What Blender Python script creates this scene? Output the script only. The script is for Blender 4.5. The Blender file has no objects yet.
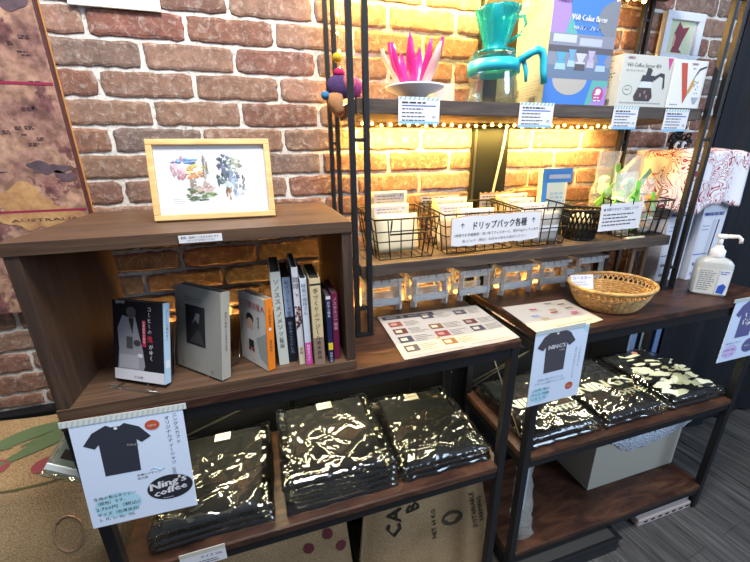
import bpy, bmesh, math, random
import numpy as np
from mathutils import Matrix, Vector
random.seed(7); rng = np.random.default_rng(7)
SC = bpy.context.scene; COL = SC.collection
R = math.radians

# ------------------------------------------------------------ camera, world, main lights, exposure
cd = bpy.data.cameras.new('camera'); cam = bpy.data.objects.new('camera', cd); COL.objects.link(cam); SC.camera = cam
cr = Vector((.956067, -.292821, -.013874)); cu = Vector((.107308, .305537, .946114)); cf = Vector((.272803, .906037, -.323536))
M = Matrix((cr, cu, -cf)).transposed().to_4x4(); M.translation = (.7749, -1.0025, 1.3251); cam.matrix_world = M
cd.sensor_width = 36; cd.lens = 361.74 / 750 * 36; cd.clip_start = .01
w = bpy.data.worlds.new('world'); SC.world = w; w.use_nodes = True
w.node_tree.nodes['Background'].inputs[0].default_value = (.72, .82, 1, 1)
w.node_tree.nodes['Background'].inputs[1].default_value = .2
def area(name, loc, target, sx, sy, power, col):
    l = bpy.data.lights.new(name, 'AREA'); l.shape = 'RECTANGLE'; l.size = sx; l.size_y = sy; l.energy = power; l.color = col
    o = bpy.data.objects.new(name, l); COL.objects.link(o); o.location = loc
    o.rotation_euler = (Vector(target) - Vector(loc)).to_track_quat('-Z', 'Y').to_euler(); return o
area('ceiling_light', (.85, -.78, 2.55), (.95, -.32, .9), .7, .4, 40, (1, .96, .92))
area('window_daylight', (3.1, -2.3, 2.2), (1.9, -.2, .8), 1.2, 1.4, 46, (.58, .76, 1))
SC.view_settings.view_transform = 'Standard'; SC.view_settings.look = 'None'; SC.view_settings.gamma = 1
SC.view_settings.use_curve_mapping = False; SC.view_settings.exposure = .4

# ------------------------------------------------------------ helpers
def lin(h):
    h = h.lstrip('#'); c = [int(h[i:i + 2], 16) / 255 for i in (0, 2, 4)]
    return tuple(x / 12.92 if x <= .04045 else ((x + .055) / 1.055) ** 2.4 for x in c) + (1,)
def nt(name):
    m = bpy.data.materials.new(name); m.use_nodes = True; t = m.node_tree; b = t.nodes['Principled BSDF']; return m, t, b
def N(t, kind, **k):
    n = t.nodes.new(kind)
    for a, v in k.items():
        if a in n.inputs: n.inputs[a].default_value = v
        else: setattr(n, a, v)
    return n
def coords(t, scale=(1, 1, 1), rot=(0, 0, 0)):
    c = N(t, 'ShaderNodeTexCoord'); m = N(t, 'ShaderNodeMapping'); m.inputs['Scale'].default_value = scale; m.inputs['Rotation'].default_value = rot
    t.links.new(c.outputs['Object'], m.inputs[0]); return m.outputs[0]
def ramp(t, fac, stops):
    r = N(t, 'ShaderNodeValToRGB'); e = r.color_ramp.elements
    while len(e) < len(stops): e.new(.5)
    for k, (p, c) in enumerate(stops): e[k].position = p; e[k].color = lin(c) if isinstance(c, str) else c
    t.links.new(fac, r.inputs[0]); return r.outputs[0]
def bumpit(t, b, h, strength, dist=.002):
    n = N(t, 'ShaderNodeBump', Strength=strength, Distance=dist); t.links.new(h, n.inputs['Height']); t.links.new(n.outputs[0], b.inputs['Normal']); return n
MC = {}
def flat(c, rough=.55, metal=0, spec=.4, emit=None, es=0, bump=0, bs=300):
    k = ('f', c, rough, metal, spec, emit, es, bump)
    if k in MC: return MC[k]
    m, t, b = nt('paint_' + c.strip('#')); b.inputs['Base Color'].default_value = lin(c); b.inputs['Roughness'].default_value = rough
    b.inputs['Metallic'].default_value = metal; b.inputs['Specular IOR Level'].default_value = spec
    if emit: b.inputs['Emission Color'].default_value = lin(emit); b.inputs['Emission Strength'].default_value = es
    if bump:
        n = N(t, 'ShaderNodeTexNoise', Scale=bs, Detail=4); t.links.new(coords(t), n.inputs['Vector']); bumpit(t, b, n.outputs[0], bump)
    MC[k] = m; return m
def noisy(name, stops, scale, stretch=(1, 1, 1), detail=6, rough=.5, spec=.4, bump=.15, dist=.001, distort=0, rot=(0, 0, 0)):
    m, t, b = nt(name); n = N(t, 'ShaderNodeTexNoise', Scale=scale, Detail=detail, Roughness=.62, Distortion=distort)
    t.links.new(coords(t, stretch, rot), n.inputs['Vector']); t.links.new(ramp(t, n.outputs[0], stops), b.inputs['Base Color'])
    b.inputs['Roughness'].default_value = rough; b.inputs['Specular IOR Level'].default_value = spec
    if bump: bumpit(t, b, n.outputs[0], bump, dist)
    return m
def clear(name, tint, base, gain, rough=.05, bump=0, bs=60, dist=.004, ior_blend=.35, refl='#ffffff', facet=0):
    m, t, b = nt(name); t.nodes.remove(b); out = t.nodes['Material Output']
    tr = N(t, 'ShaderNodeBsdfTransparent', Color=lin(tint)); gl = N(t, 'ShaderNodeBsdfGlossy', Color=lin(refl), Roughness=rough)
    lw = N(t, 'ShaderNodeLayerWeight', Blend=ior_blend); mx = N(t, 'ShaderNodeMixShader'); ma = N(t, 'ShaderNodeMath', operation='MULTIPLY_ADD', use_clamp=True)
    ma.inputs[1].default_value = gain; ma.inputs[2].default_value = base
    t.links.new(lw.outputs['Fresnel'], ma.inputs[0]); t.links.new(ma.outputs[0], mx.inputs[0]); t.links.new(tr.outputs[0], mx.inputs[1]); t.links.new(gl.outputs[0], mx.inputs[2])
    t.links.new(mx.outputs[0], out.inputs[0])
    if bump:
        n = N(t, 'ShaderNodeTexNoise', Scale=bs, Detail=3, Distortion=1.5); t.links.new(coords(t), n.inputs['Vector'])
        bp = N(t, 'ShaderNodeBump', Strength=bump, Distance=dist); t.links.new(n.outputs[0], bp.inputs['Height'])
        if facet:
            mv = N(t, 'ShaderNodeMix', data_type='RGBA', blend_type='ADD'); mv.inputs[0].default_value = .05; cc_ = coords(t); t.links.new(cc_, mv.inputs[6]); t.links.new(n.outputs[1], mv.inputs[7])
            vo = N(t, 'ShaderNodeTexVoronoi', Scale=facet); t.links.new(mv.outputs[2], vo.inputs['Vector']); b2 = N(t, 'ShaderNodeBump', Strength=.75, Distance=.012)
            t.links.new(vo.outputs['Distance'], b2.inputs['Height']); t.links.new(bp.outputs[0], b2.inputs['Normal']); bp = b2
        t.links.new(bp.outputs[0], gl.inputs['Normal']); t.links.new(bp.outputs[0], lw.inputs['Normal'])
    return m

# materials
def tinted_(name):
    m, t, b = nt(name); b.inputs['Base Color'].default_value = lin('#eef0ea'); b.inputs['Roughness'].default_value = .1; b.inputs['Specular IOR Level'].default_value = 1; b.inputs['Alpha'].default_value = .3
    n = N(t, 'ShaderNodeTexNoise', Scale=40, Detail=3, Distortion=1.5); t.links.new(coords(t), n.inputs['Vector']); bumpit(t, b, n.outputs[0], .8, .006); return m
m_brick, t, b = nt('aged_brick')
g = N(t, 'ShaderNodeNewGeometry'); n1 = N(t, 'ShaderNodeTexNoise', Scale=26, Detail=10, Roughness=.78); n2 = N(t, 'ShaderNodeTexNoise', Scale=62, Detail=8, Roughness=.75, Distortion=.6)
cv = coords(t); t.links.new(cv, n1.inputs['Vector']); t.links.new(cv, n2.inputs['Vector'])
base = ramp(t, g.outputs['Random Per Island'], [(0, '#83655a'), (.17, '#8a6053'), (.33, '#98735f'), (.5, '#80706a'), (.66, '#8c5a4e'), (.83, '#a08070'), (1, '#8a705c')])
mx = N(t, 'ShaderNodeMix', data_type='RGBA', blend_type='OVERLAY'); mx.inputs[0].default_value = .75
t.links.new(base, mx.inputs[6]); t.links.new(ramp(t, n1.outputs[0], [(.32, '#4c4646'), (.7, '#c2b9b2')]), mx.inputs[7])
mx2 = N(t, 'ShaderNodeMix', data_type='RGBA'); t.links.new(mx.outputs[2], mx2.inputs[6]); mx2.inputs[7].default_value = lin('#cfc4b8')
t.links.new(ramp(t, n2.outputs[0], [(.5, (0, 0, 0, 1)), (.62, (.28, .28, .28, 1)), (.72, (.85, .85, .85, 1))]), mx2.inputs[0]); t.links.new(mx2.outputs[2], b.inputs['Base Color'])
b.inputs['Roughness'].default_value = .85; bumpit(t, b, n2.outputs[0], .7, .004)
m_mortar = noisy('lime_mortar', [(.3, '#8f8980'), (.45, '#c4c0b8'), (.65, '#d8d5cf')], 110, rough=.95, bump=.9, dist=.003)
m_table = noisy('rustic_dark_wood', [(.25, '#1d120e'), (.45, '#3a241b'), (.6, '#4f3325'), (.78, '#6d4a33')], 7, (1, 3.2, 3.2), 9, rough=.42, bump=.12, distort=1.2)
m_walnut = noisy('walnut_laminate', [(.25, '#35271e'), (.45, '#4b382b'), (.6, '#5a4433'), (.8, '#6f5640')], 9, (.55, 9, 9), 8, rough=.5, bump=.1, distort=.6)
m_walnutv = noisy('walnut_laminate_upright', [(.25, '#2d221b'), (.5, '#403026'), (.8, '#584436')], 9, (9, 9, .55), 8, rough=.5, bump=.1, distort=.6)
m_board = noisy('weathered_board', [(.25, '#2b231e'), (.5, '#453a32'), (.75, '#655648')], 9, (.6, 7, 7), 8, rough=.6, bump=.2, distort=.8)
m_black = flat('#17181b', .45, .2, .5)
m_wire = flat('#141414', .4, .3)
m_panel = flat('#0d0e11', .6, 0, .3)
m_curtain = noisy('dark_cloth', [(.3, '#0b0e16'), (.7, '#12161f')], 60, rough=.8, bump=.2)
m_floor, t, b = nt('dark_plank_floor')
cv = coords(t); br = N(t, 'ShaderNodeTexBrick', Scale=1); br.offset = .37; br.inputs['Brick Width'].default_value = 1.1; br.inputs['Row Height'].default_value = .11
br.inputs['Mortar Size'].default_value = .001; br.inputs['Color1'].default_value = lin('#6a6764'); br.inputs['Color2'].default_value = lin('#5a5856'); br.inputs['Mortar'].default_value = lin('#45423e')
mp = N(t, 'ShaderNodeMapping'); mp.inputs['Rotation'].default_value = (0, 0, R(84)); t.links.new(cv, mp.inputs[0]); t.links.new(mp.outputs[0], br.inputs['Vector'])
mp2 = N(t, 'ShaderNodeMapping'); mp2.inputs['Scale'].default_value = (3, 60, 1); t.links.new(mp.outputs[0], mp2.inputs[0])
n1 = N(t, 'ShaderNodeTexNoise', Scale=1.2, Detail=7, Roughness=.7, Distortion=.5); t.links.new(mp2.outputs[0], n1.inputs['Vector'])
mx = N(t, 'ShaderNodeMix', data_type='RGBA', blend_type='OVERLAY'); mx.inputs[0].default_value = .9; t.links.new(br.outputs[0], mx.inputs[6])
t.links.new(ramp(t, n1.outputs[0], [(.32, '#2a2a2a'), (.68, '#c0c0c0')]), mx.inputs[7]); t.links.new(mx.outputs[2], b.inputs['Base Color']); b.inputs['Roughness'].default_value = .42
bumpit(t, b, n1.outputs[0], .25, .002)
m_burlap, t, b = nt('burlap')
cv = coords(t); wv = N(t, 'ShaderNodeTexWave', Scale=55, Distortion=2.2, bands_direction='DIAGONAL'); wv.inputs['Detail Scale'].default_value = 3; n1 = N(t, 'ShaderNodeTexNoise', Scale=330, Detail=3)
n3 = N(t, 'ShaderNodeTexNoise', Scale=6, Detail=5)
for n in (wv, n1, n3): t.links.new(cv, n.inputs['Vector'])
mx = N(t, 'ShaderNodeMix', data_type='RGBA', blend_type='MULTIPLY'); mx.inputs[0].default_value = .8
t.links.new(ramp(t, n3.outputs[0], [(.3, '#a5875f'), (.7, '#c4a67c')]), mx.inputs[6]); t.links.new(ramp(t, n1.outputs[0], [(.35, '#b4aca4'), (.65, '#ffffff')]), mx.inputs[7])
t.links.new(mx.outputs[2], b.inputs['Base Color']); b.inputs['Roughness'].default_value = .95; bumpit(t, b, n1.outputs[0], .6, .003)
m_map, t, b = nt('antique_map_print')
cv = coords(t); a1 = N(t, 'ShaderNodeTexNoise', Scale=13, Detail=11, Roughness=.68); a2 = N(t, 'ShaderNodeTexNoise', Scale=11, Detail=8, Roughness=.7); a3 = N(t, 'ShaderNodeTexNoise', Scale=60, Detail=6)
for n in (a1, a2, a3): t.links.new(cv, n.inputs['Vector'])
sea = ramp(t, a2.outputs[0], [(.34, '#7a5450'), (.47, '#a37c6c'), (.62, '#c09a80')])
mx = N(t, 'ShaderNodeMix', data_type='RGBA'); t.links.new(sea, mx.inputs[6]); t.links.new(ramp(t, a3.outputs[0], [(.3, '#70484a'), (.7, '#8a5c58')]), mx.inputs[7])
t.links.new(ramp(t, a1.outputs[0], [(.545, (0, 0, 0, 1)), (.565, (1, 1, 1, 1))]), mx.inputs[0])
mx2 = N(t, 'ShaderNodeMix', data_type='RGBA', blend_type='MULTIPLY'); mx2.inputs[0].default_value = .7; t.links.new(mx.outputs[2], mx2.inputs[6])
t.links.new(ramp(t, a3.outputs[0], [(.35, '#8f8480'), (.62, '#ffffff')]), mx2.inputs[7]); t.links.new(mx2.outputs[2], b.inputs['Base Color']); b.inputs['Roughness'].default_value = .55
m_floral, t, b = nt('toile_floral_cloth')
cv = coords(t); nz = N(t, 'ShaderNodeTexNoise', Scale=9, Detail=2); t.links.new(cv, nz.inputs['Vector'])
mxv = N(t, 'ShaderNodeMix', data_type='RGBA', blend_type='ADD'); mxv.inputs[0].default_value = .22; t.links.new(cv, mxv.inputs[6]); t.links.new(nz.outputs[1], mxv.inputs[7])
f1 = N(t, 'ShaderNodeTexNoise', Scale=9, Detail=1.5, Distortion=2.2); t.links.new(mxv.outputs[2], f1.inputs['Vector'])
ln = N(t, 'ShaderNodeMath', operation='PINGPONG'); ln.inputs[1].default_value = .045; t.links.new(f1.outputs[0], ln.inputs[0])
f2 = N(t, 'ShaderNodeTexNoise', Scale=9, Detail=1); t.links.new(cv, f2.inputs['Vector'])
mul = N(t, 'ShaderNodeMath', operation='MULTIPLY'); t.links.new(ramp(t, ln.outputs[0], [(.012, (1, 1, 1, 1)), (.016, (0, 0, 0, 1))]), mul.inputs[0]); t.links.new(ramp(t, f2.outputs[0], [(.40, (0, 0, 0, 1)), (.43, (1, 1, 1, 1))]), mul.inputs[1])
mx = N(t, 'ShaderNodeMix', data_type='RGBA'); t.links.new(mul.outputs[0], mx.inputs[0]); mx.inputs[6].default_value = lin('#e9e4e6'); mx.inputs[7].default_value = lin('#a3203f'); t.links.new(mx.outputs[2], b.inputs['Base Color']); b.inputs['Roughness'].default_value = .8
m_tee = noisy('navy_cotton', [(.3, '#0b0e16'), (.7, '#171b26')], 140, rough=.85, bump=.3)
m_bag = clear('crinkled_clear_film', '#f6f6ee', .055, .75, .075, .10, 30, .004, .34)
m_film = clear('clear_film', '#f6f9f8', .10, .6, .10, .6, 45, .004, .4, '#ffffff')
m_bub, t, b = nt('bubble_wrap_film'); b.inputs['Base Color'].default_value = lin('#dfe7f4'); b.inputs['Roughness'].default_value = .25; b.inputs['Alpha'].default_value = .78
vo = N(t, 'ShaderNodeTexVoronoi', Scale=130); t.links.new(coords(t), vo.inputs['Vector']); bumpit(t, b, vo.outputs['Distance'], 1, .006)
m_candy = tinted_('candy_film'); m_glass = clear('clear_glass', '#f6fafa', .03, .5, .02)
m_acr = clear('clear_acrylic', '#f2f4f2', .05, .35, .12)
m_pane = clear('picture_glass', '#ffffff', .015, .12, .02)
def tinted(name, c, tint, a, rough=.12):
    m, t, b = nt(name); b.inputs['Base Color'].default_value = lin(c); b.inputs['Roughness'].default_value = rough
    tr = N(t, 'ShaderNodeBsdfTransparent', Color=lin(tint)); mx = N(t, 'ShaderNodeMixShader'); mx.inputs[0].default_value = a
    t.links.new(tr.outputs[0], mx.inputs[1]); t.links.new(b.outputs[0], mx.inputs[2]); t.links.new(mx.outputs[0], t.nodes['Material Output'].inputs[0]); return m
m_teal0 = clear('teal_glass', '#3fb3a6', .06, .6, .05)
m_teal = tinted('teal_plastic', '#22aebc', '#8fe2ea', .42); m_pinkp = tinted('pink_plastic', '#e23aa0', '#f07cc0', .72); m_frost = tinted('frosted_plastic', '#e2e2de', '#f0f0ee', .5, .4)
m_paper = flat('#d6d6da', .7); m_white = flat('#e6e7ea', .6); m_ink = flat('#22252b', .7); m_grey = flat('#9a9a9c', .7)
m_wicker = noisy('wicker', [(.3, '#9a7440'), (.55, '#c99e60'), (.75, '#e6c48a')], 60, (1, 1, 3), rough=.6, bump=.4)
m_frame = noisy('light_oak', [(.3, '#c79a5e'), (.7, '#e2bd84')], 12, (1, 8, 8), rough=.45, bump=.08)
m_bulb = flat('#ffdc8c', .4, 0, .4, '#ffc45a', 26)
m_kraft = noisy('kraft_paper', [(.3, '#b79c74'), (.7, '#cdb48c')], 90, rough=.75, bump=.2)
m_cream = flat('#d9cfae', .6); m_carton = flat('#b4ae9f', .8, bump=.1)
m_whwood = noisy('white_painted_wood', [(.25, '#a5a29d'), (.5, '#d4d2ce'), (.8, '#e6e4e0')], 30, (1, 1, 4), rough=.7, bump=.25)
m_ctn = flat('#cfd2dc', .6); m_pcard = flat('#d3d8e2', .6)

MW = {}
I4 = Matrix.Identity(4)
def basis(o, u, v):
    u = Vector(u).normalized(); v = Vector(v); v = (v - u * v.dot(u)).normalized(); n = u.cross(v)
    m = Matrix((u, v, n)).transposed().to_4x4(); m.translation = o; return m
FRONT = ((1, 0, 0), (0, 0, 1)); TOP = ((1, 0, 0), (0, 1, 0)); LEFT = ((0, -1, 0), (0, 0, 1))
TXT = {}
def glyphs(s, res=1):
    if (s, res) not in TXT:
        c = bpy.data.curves.new('lettering', 'FONT'); c.body = s; c.resolution_u = res; o = bpy.data.objects.new('lettering', c)
        me = bpy.data.meshes.new_from_object(o)
        V = [tuple(v.co) for v in me.vertices]; F = [tuple(p.vertices) for p in me.polygons]
        bpy.data.objects.remove(o); bpy.data.curves.remove(c); bpy.data.meshes.remove(me); TXT[s, res] = (V, F)
    return TXT[s, res]
class B:
    """collects shapes in world space (or under matrix T) and links them as one mesh object"""
    def __init__(s, T=None): s.v = []; s.f = []; s.k = []; s.sm = []; s.mats = []; s.T = T or I4
    def add(s, V, F, mat, smooth=False):
        if mat not in s.mats: s.mats.append(mat)
        i = s.mats.index(mat); o = len(s.v); T = s.T
        s.v += [T @ Vector(p) for p in V]; s.f += [tuple(o + j for j in f) for f in F]; s.k += [i] * len(F); s.sm += [smooth] * len(F); return s
    def bm(s, bm, mat, smooth=False):
        bm.verts.index_update(); s.add([v.co.copy() for v in bm.verts], [[v.index for v in f.verts] for f in bm.faces], mat, smooth); bm.free(); return s
    def box(s, x0, x1, y0, y1, z0, z1, mat, bev=.0015, X=None, smooth=False):
        bm = bmesh.new(); bmesh.ops.create_cube(bm, size=1)
        for v in bm.verts: v.co = (x0 + (v.co.x + .5) * (x1 - x0), y0 + (v.co.y + .5) * (y1 - y0), z0 + (v.co.z + .5) * (z1 - z0))
        if bev: bmesh.ops.bevel(bm, geom=bm.edges[:], offset=min(bev, .45 * min(abs(x1 - x0), abs(y1 - y0), abs(z1 - z0))), segments=2, affect='EDGES', profile=.6)
        if X: bmesh.ops.transform(bm, matrix=X, verts=bm.verts)
        return s.bm(bm, mat, smooth)
    def tube(s, pts, r, mat, n=6, closed=False):
        P = [Vector(p) for p in pts]; V = []; F = []; L = len(P); rr = r if isinstance(r, (list, tuple)) else [r] * L
        for i in range(L):
            a = P[i - 1] if (i or closed) else P[i]; c = P[(i + 1) % L] if (i < L - 1 or closed) else P[i]
            d = (c - a).normalized(); h = Vector((0, 0, 1)) if abs(d.z) < .9 else Vector((1, 0, 0)); x = d.cross(h).normalized(); y = d.cross(x)
            V += [P[i] + rr[i] * (math.cos(2 * math.pi * j / n) * x + math.sin(2 * math.pi * j / n) * y) for j in range(n)]
        for i in range(L if closed else L - 1):
            k = (i + 1) % L
            F += [(i * n + j, i * n + (j + 1) % n, k * n + (j + 1) % n, k * n + j) for j in range(n)]
        if not closed: F += [tuple(range(n))[::-1], tuple(range((L - 1) * n, L * n))]
        return s.add(V, F, mat, n > 5)
    def lathe(s, prof, c, mat, n=32, sx=1, sy=1, ripple=0, nr=0, a0=0):
        V = []; F = []; c = Vector(c)
        for r, z in prof:
            for j in range(n):
                a = 2 * math.pi * j / n + a0; q = r * (1 + ripple * math.cos(nr * a)); V.append(c + Vector((q * sx * math.cos(a), q * sy * math.sin(a), z)))
        for i in range(len(prof) - 1):
            F += [(i * n + j, i * n + (j + 1) % n, (i + 1) * n + (j + 1) % n, (i + 1) * n + j) for j in range(n)]
        if prof[0][0] > 0 and prof[0][1] != prof[-1][1] or 1:
            F += [tuple(range(n))[::-1]] if prof[0][0] > 1e-6 and prof[0] != prof[-1] else []
            F += [tuple(range((len(prof) - 1) * n, len(prof) * n))] if prof[-1][0] > 1e-6 and prof[0] != prof[-1] else []
        return s.add(V, F, mat, True)
    def prism(s, poly, fr, d, mat, off=0):
        """poly in (u,v) of frame matrix fr; extends from off to off+d along the normal"""
        n = len(poly); V = [fr @ Vector((x, y, off)) for x, y in poly] + [fr @ Vector((x, y, off + d)) for x, y in poly]
        F = [tuple(range(n))[::-1], tuple(range(n, 2 * n))] + [(i, (i + 1) % n, n + (i + 1) % n, n + i) for i in range(n)]
        return s.add(V, F, mat)
    def patch(s, poly, fr, mat, off=.0004):
        return s.add([fr @ Vector((x, y, off)) for x, y in poly], [tuple(range(len(poly)))], mat)
    def rect(s, x0, x1, y0, y1, fr, mat, off=.0004): return s.patch([(x0, y0), (x1, y0), (x1, y1), (x0, y1)], fr, mat, off)
    def disc(s, x, y, rx, ry, fr, mat, off=.0006, n=28, rot=0):
        c, q = math.cos(rot), math.sin(rot)
        return s.patch([(x + rx * math.cos(a) * c - ry * math.sin(a) * q, y + rx * math.cos(a) * q + ry * math.sin(a) * c) for a in [2 * math.pi * i / n for i in range(n)]], fr, mat, off)
    def text(s, body, x, y, size, fr, mat, off=.0008, align='l', vert=False, width=None, rot=0, shear=0, warp=None, bold=0):
        if vert:
            for i, ch in enumerate(body):
                if ch == ' ': continue
                V, F = glyphs(ch if ch != 'ー' else 'ｌ'); xs = [p[0] for p in V]; cx = (min(xs) + max(xs)) / 2
                s.add([fr @ Vector((x + (p[0] - cx) * size, y - (i + .9) * size * 1.08 + p[1] * size, off)) for p in V], F, mat)
            return s
        V, F = glyphs(body)
        if not V: return s
        xs = [p[0] for p in V]; x0, x1 = min(xs), max(xs); sx = size if not width else width / (x1 - x0)
        sh = {'l': 0, 'c': -(x1 + x0) / 2, 'r': -x1}[align]; c, q = math.cos(rot), math.sin(rot); W = []
        for p in V:
            a = (p[0] + sh + shear * p[1]) * sx; d = p[1] * size; k = Vector((x + a * c - d * q, y + a * q + d * c, off)); W.append(fr @ (warp(k) if warp else k))
        s.add(W, F, mat)
        if bold:
            for e in (bold, -bold):
                s.add([fr @ (warp(Vector((x + (p[0] + sh + shear * p[1]) * sx + e * size, y + p[1] * size, off + .0001))) if warp else Vector((x + (p[0] + sh + shear * p[1]) * sx * c - p[1] * size * q + e * size, y + (p[0] + sh + shear * p[1]) * sx * q + p[1] * size * c, off + .0001))) for p in V], F, mat)
        return s
    def lines(s, x0, x1, y, dy, n, fr, mat, h=.0016, off=.0005):
        """rows of tiny dashes for print too small to read"""
        for i in range(n):
            x = x0; e = x1 - random.random() * .3 * (x1 - x0)
            while x < e:
                l = random.uniform(1.5, 5) * h; s.rect(x, min(x + l, e), y - i * dy, y - i * dy + h, fr, mat, off); x += l + h * .8
        return s
    def blob(s, c, r, mat, n=14, lump=0):
        bm = bmesh.new(); bmesh.ops.create_uvsphere(bm, u_segments=n, v_segments=n * 2 // 3, radius=1)
        for v in bm.verts:
            k = 1 + lump * (random.random() - .5); v.co = Vector((c[0] + v.co.x * r[0] * k, c[1] + v.co.y * r[1] * k, c[2] + v.co.z * r[2] * k))
        return s.bm(bm, mat, True)
    def build(s, name, parent=None, kind=None, root=None):
        """root: world matrix of the thing whose local frame the mesh should use"""
        me = bpy.data.meshes.new(name); P = root if root is not None else (MW.get(parent.name, I4) if parent else I4)
        inv = P.inverted(); me.from_pydata([inv @ p for p in s.v], [], s.f)
        for m in s.mats: me.materials.append(m)
        me.polygons.foreach_set('material_index', s.k); me.polygons.foreach_set('use_smooth', s.sm); me.update()
        o = bpy.data.objects.new(name, me); COL.objects.link(o)
        if parent: o.parent = parent; MW[o.name] = P
        elif root is not None: o.matrix_world = root; MW[o.name] = root
        if kind: o['kind'] = kind
        return o
def tag(o, label, cat, group=None):
    o['label'] = label; o['category'] = cat
    if group: o['group'] = group
    return o
def thing(name, label, cat, loc, group=None, X=None):
    o = bpy.data.objects.new(name, None); COL.objects.link(o); o.empty_display_size = .02
    m = X if X is not None else Matrix.Translation(loc); o.matrix_world = m; MW[o.name] = m; return tag(o, label, cat, group)
def kids(o): return [c for c in COL.objects if c.parent == o]
def copy_tree(o, par=None):
    c = o.copy(); COL.objects.link(c)
    if par: c.parent = par
    for k in kids(o): copy_tree(k, c)
    return c
def lbl(o, s): o['label'] = s; return o

# ------------------------------------------------------------ setting
XL0, XL1, XR0, XR1, YF, YB, ZT = .398, 1.340, 1.404, 2.282, -.352, -.014, .90
B().box(-1.6, 4.4, -3.2, .2, -.05, 0, m_floor, 0).build('floor', kind='structure')
wb = B()
def brick(x0, x1, z0, z1):
    pts = []
    nx, nz = max(3, int((x1 - x0) / .016)), 4
    for i in range(nx): pts.append((x0 + (x1 - x0) * i / nx, z0))
    for i in range(nz): pts.append((x1, z0 + (z1 - z0) * i / nz))
    for i in range(nx): pts.append((x1 - (x1 - x0) * i / nx, z1))
    for i in range(nz): pts.append((x0, z1 - (z1 - z0) * i / nz))
    cx, cz = (x0 + x1) / 2, (z0 + z1) / 2; n = len(pts); V = []; q = []
    for x, z in pts:
        cor = max(0, 1 - min(abs(x - x0), abs(x - x1)) / .012) * max(0, 1 - min(abs(z - z0), abs(z - z1)) / .012)
        dx = random.uniform(-.0021, .0021) - cor * .0022 * (1 if x > cx else -1); dz = random.uniform(-.0021, .0021) - cor * .0022 * (1 if z > cz else -1); q.append((x + dx, z + dz))
    for ins, y in ((-.001, .006), (.0012, .0016), (.006, 0)):
        for x, z in q: V.append((x - ins * (1 if x > cx else -1) * min(1, abs(x - cx) / .01), y + random.uniform(-.0004, .0004), z - ins * (1 if z > cz else -1) * min(1, abs(z - cz) / .01)))
    F = [(k * n + i, k * n + (i + 1) % n, (k + 1) * n + (i + 1) % n, (k + 1) * n + i) for k in range(2) for i in range(n)] + [tuple(2 * n + i for i in range(n))]
    wb.add(V, F, m_brick)
for k in range(-9, 15):
    zt_, zb_ = 1.5689 - .057 * k - .0038, 1.5689 - .057 * (k + 1) + .0038
    if zb_ < .735: zb_ = .735
    j0 = (.559 if k % 2 == 0 else .466) - .188 * 7
    for i in range(26):
        x0, x1 = j0 + .188 * i + .0040, j0 + .188 * (i + 1) - .0040
        if x0 > (2.42 if k >= -4 else 3.5): break
        brick(x0, x1, zb_, zt_)
wb.box(-1.3, 3.7, .0045, .12, .70, 2.1, m_mortar, 0)
wb.build('wall_back', kind='structure')
pn = B(); pn.box(-1.3, 4.2, .002, .12, 0, .70, m_panel, 0)
for i in range(14): pn.box(-1.2 + i * .4, -.815 + i * .4, -.002, .004, .11, .66, m_panel, .002)
pn.build('wall_lower', kind='structure')
B().box(-1.3, 2.6, -.022, .02, .700, .729, m_black, .004).box(-1.3, 2.6, -.012, .01, .64, .70, flat('#14182a', .5), .003).build('trim_1', kind='structure')
B().box(-1.3, 4.2, -.011, .01, 0, .09, m_black, .003).build('baseboard_back', kind='structure')
st = B(); st.box(1.378, 1.500, -.010, .006, .73, 2.1, flat('#1c1f1c', .9, spec=.1), .002); st.box(1.383, 1.389, -.013, -.009, .73, 2.1, flat('#2c302c', .6), .001); st.build('trim_2', kind='structure')
cu_ = B(); n = 90; V = []; F = []
for j, z in enumerate((.02, .6, 1.2, 1.86)):
    for i in range(n):
        x = 2.372 + 1.7 * i / (n - 1); y = -.03 + .018 * math.sin(i * .55 + .25 * j) + .008 * math.sin(i * 1.37 + j); V += [(x, y, z)]
for j in range(3): F += [(j * n + i, j * n + i + 1, (j + 1) * n + i + 1, (j + 1) * n + i) for i in range(n - 1)]
cu_.add(V, F, m_curtain, True); m0 = len(V)
cu_.add([(x, y + .004, z) for x, y, z in V], [f[::-1] for f in F], m_curtain, True)
cr_ = thing('curtain', 'black cloth curtain hanging to the floor right of the shelf racks', 'curtain', (2.37, -.03, 0))
cu_.build('drape', cr_); B().tube([(2.36, -.03, 1.87), (4.1, -.03, 1.87)], .012, m_black, 10).build('curtain_rod', cr_)

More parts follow.
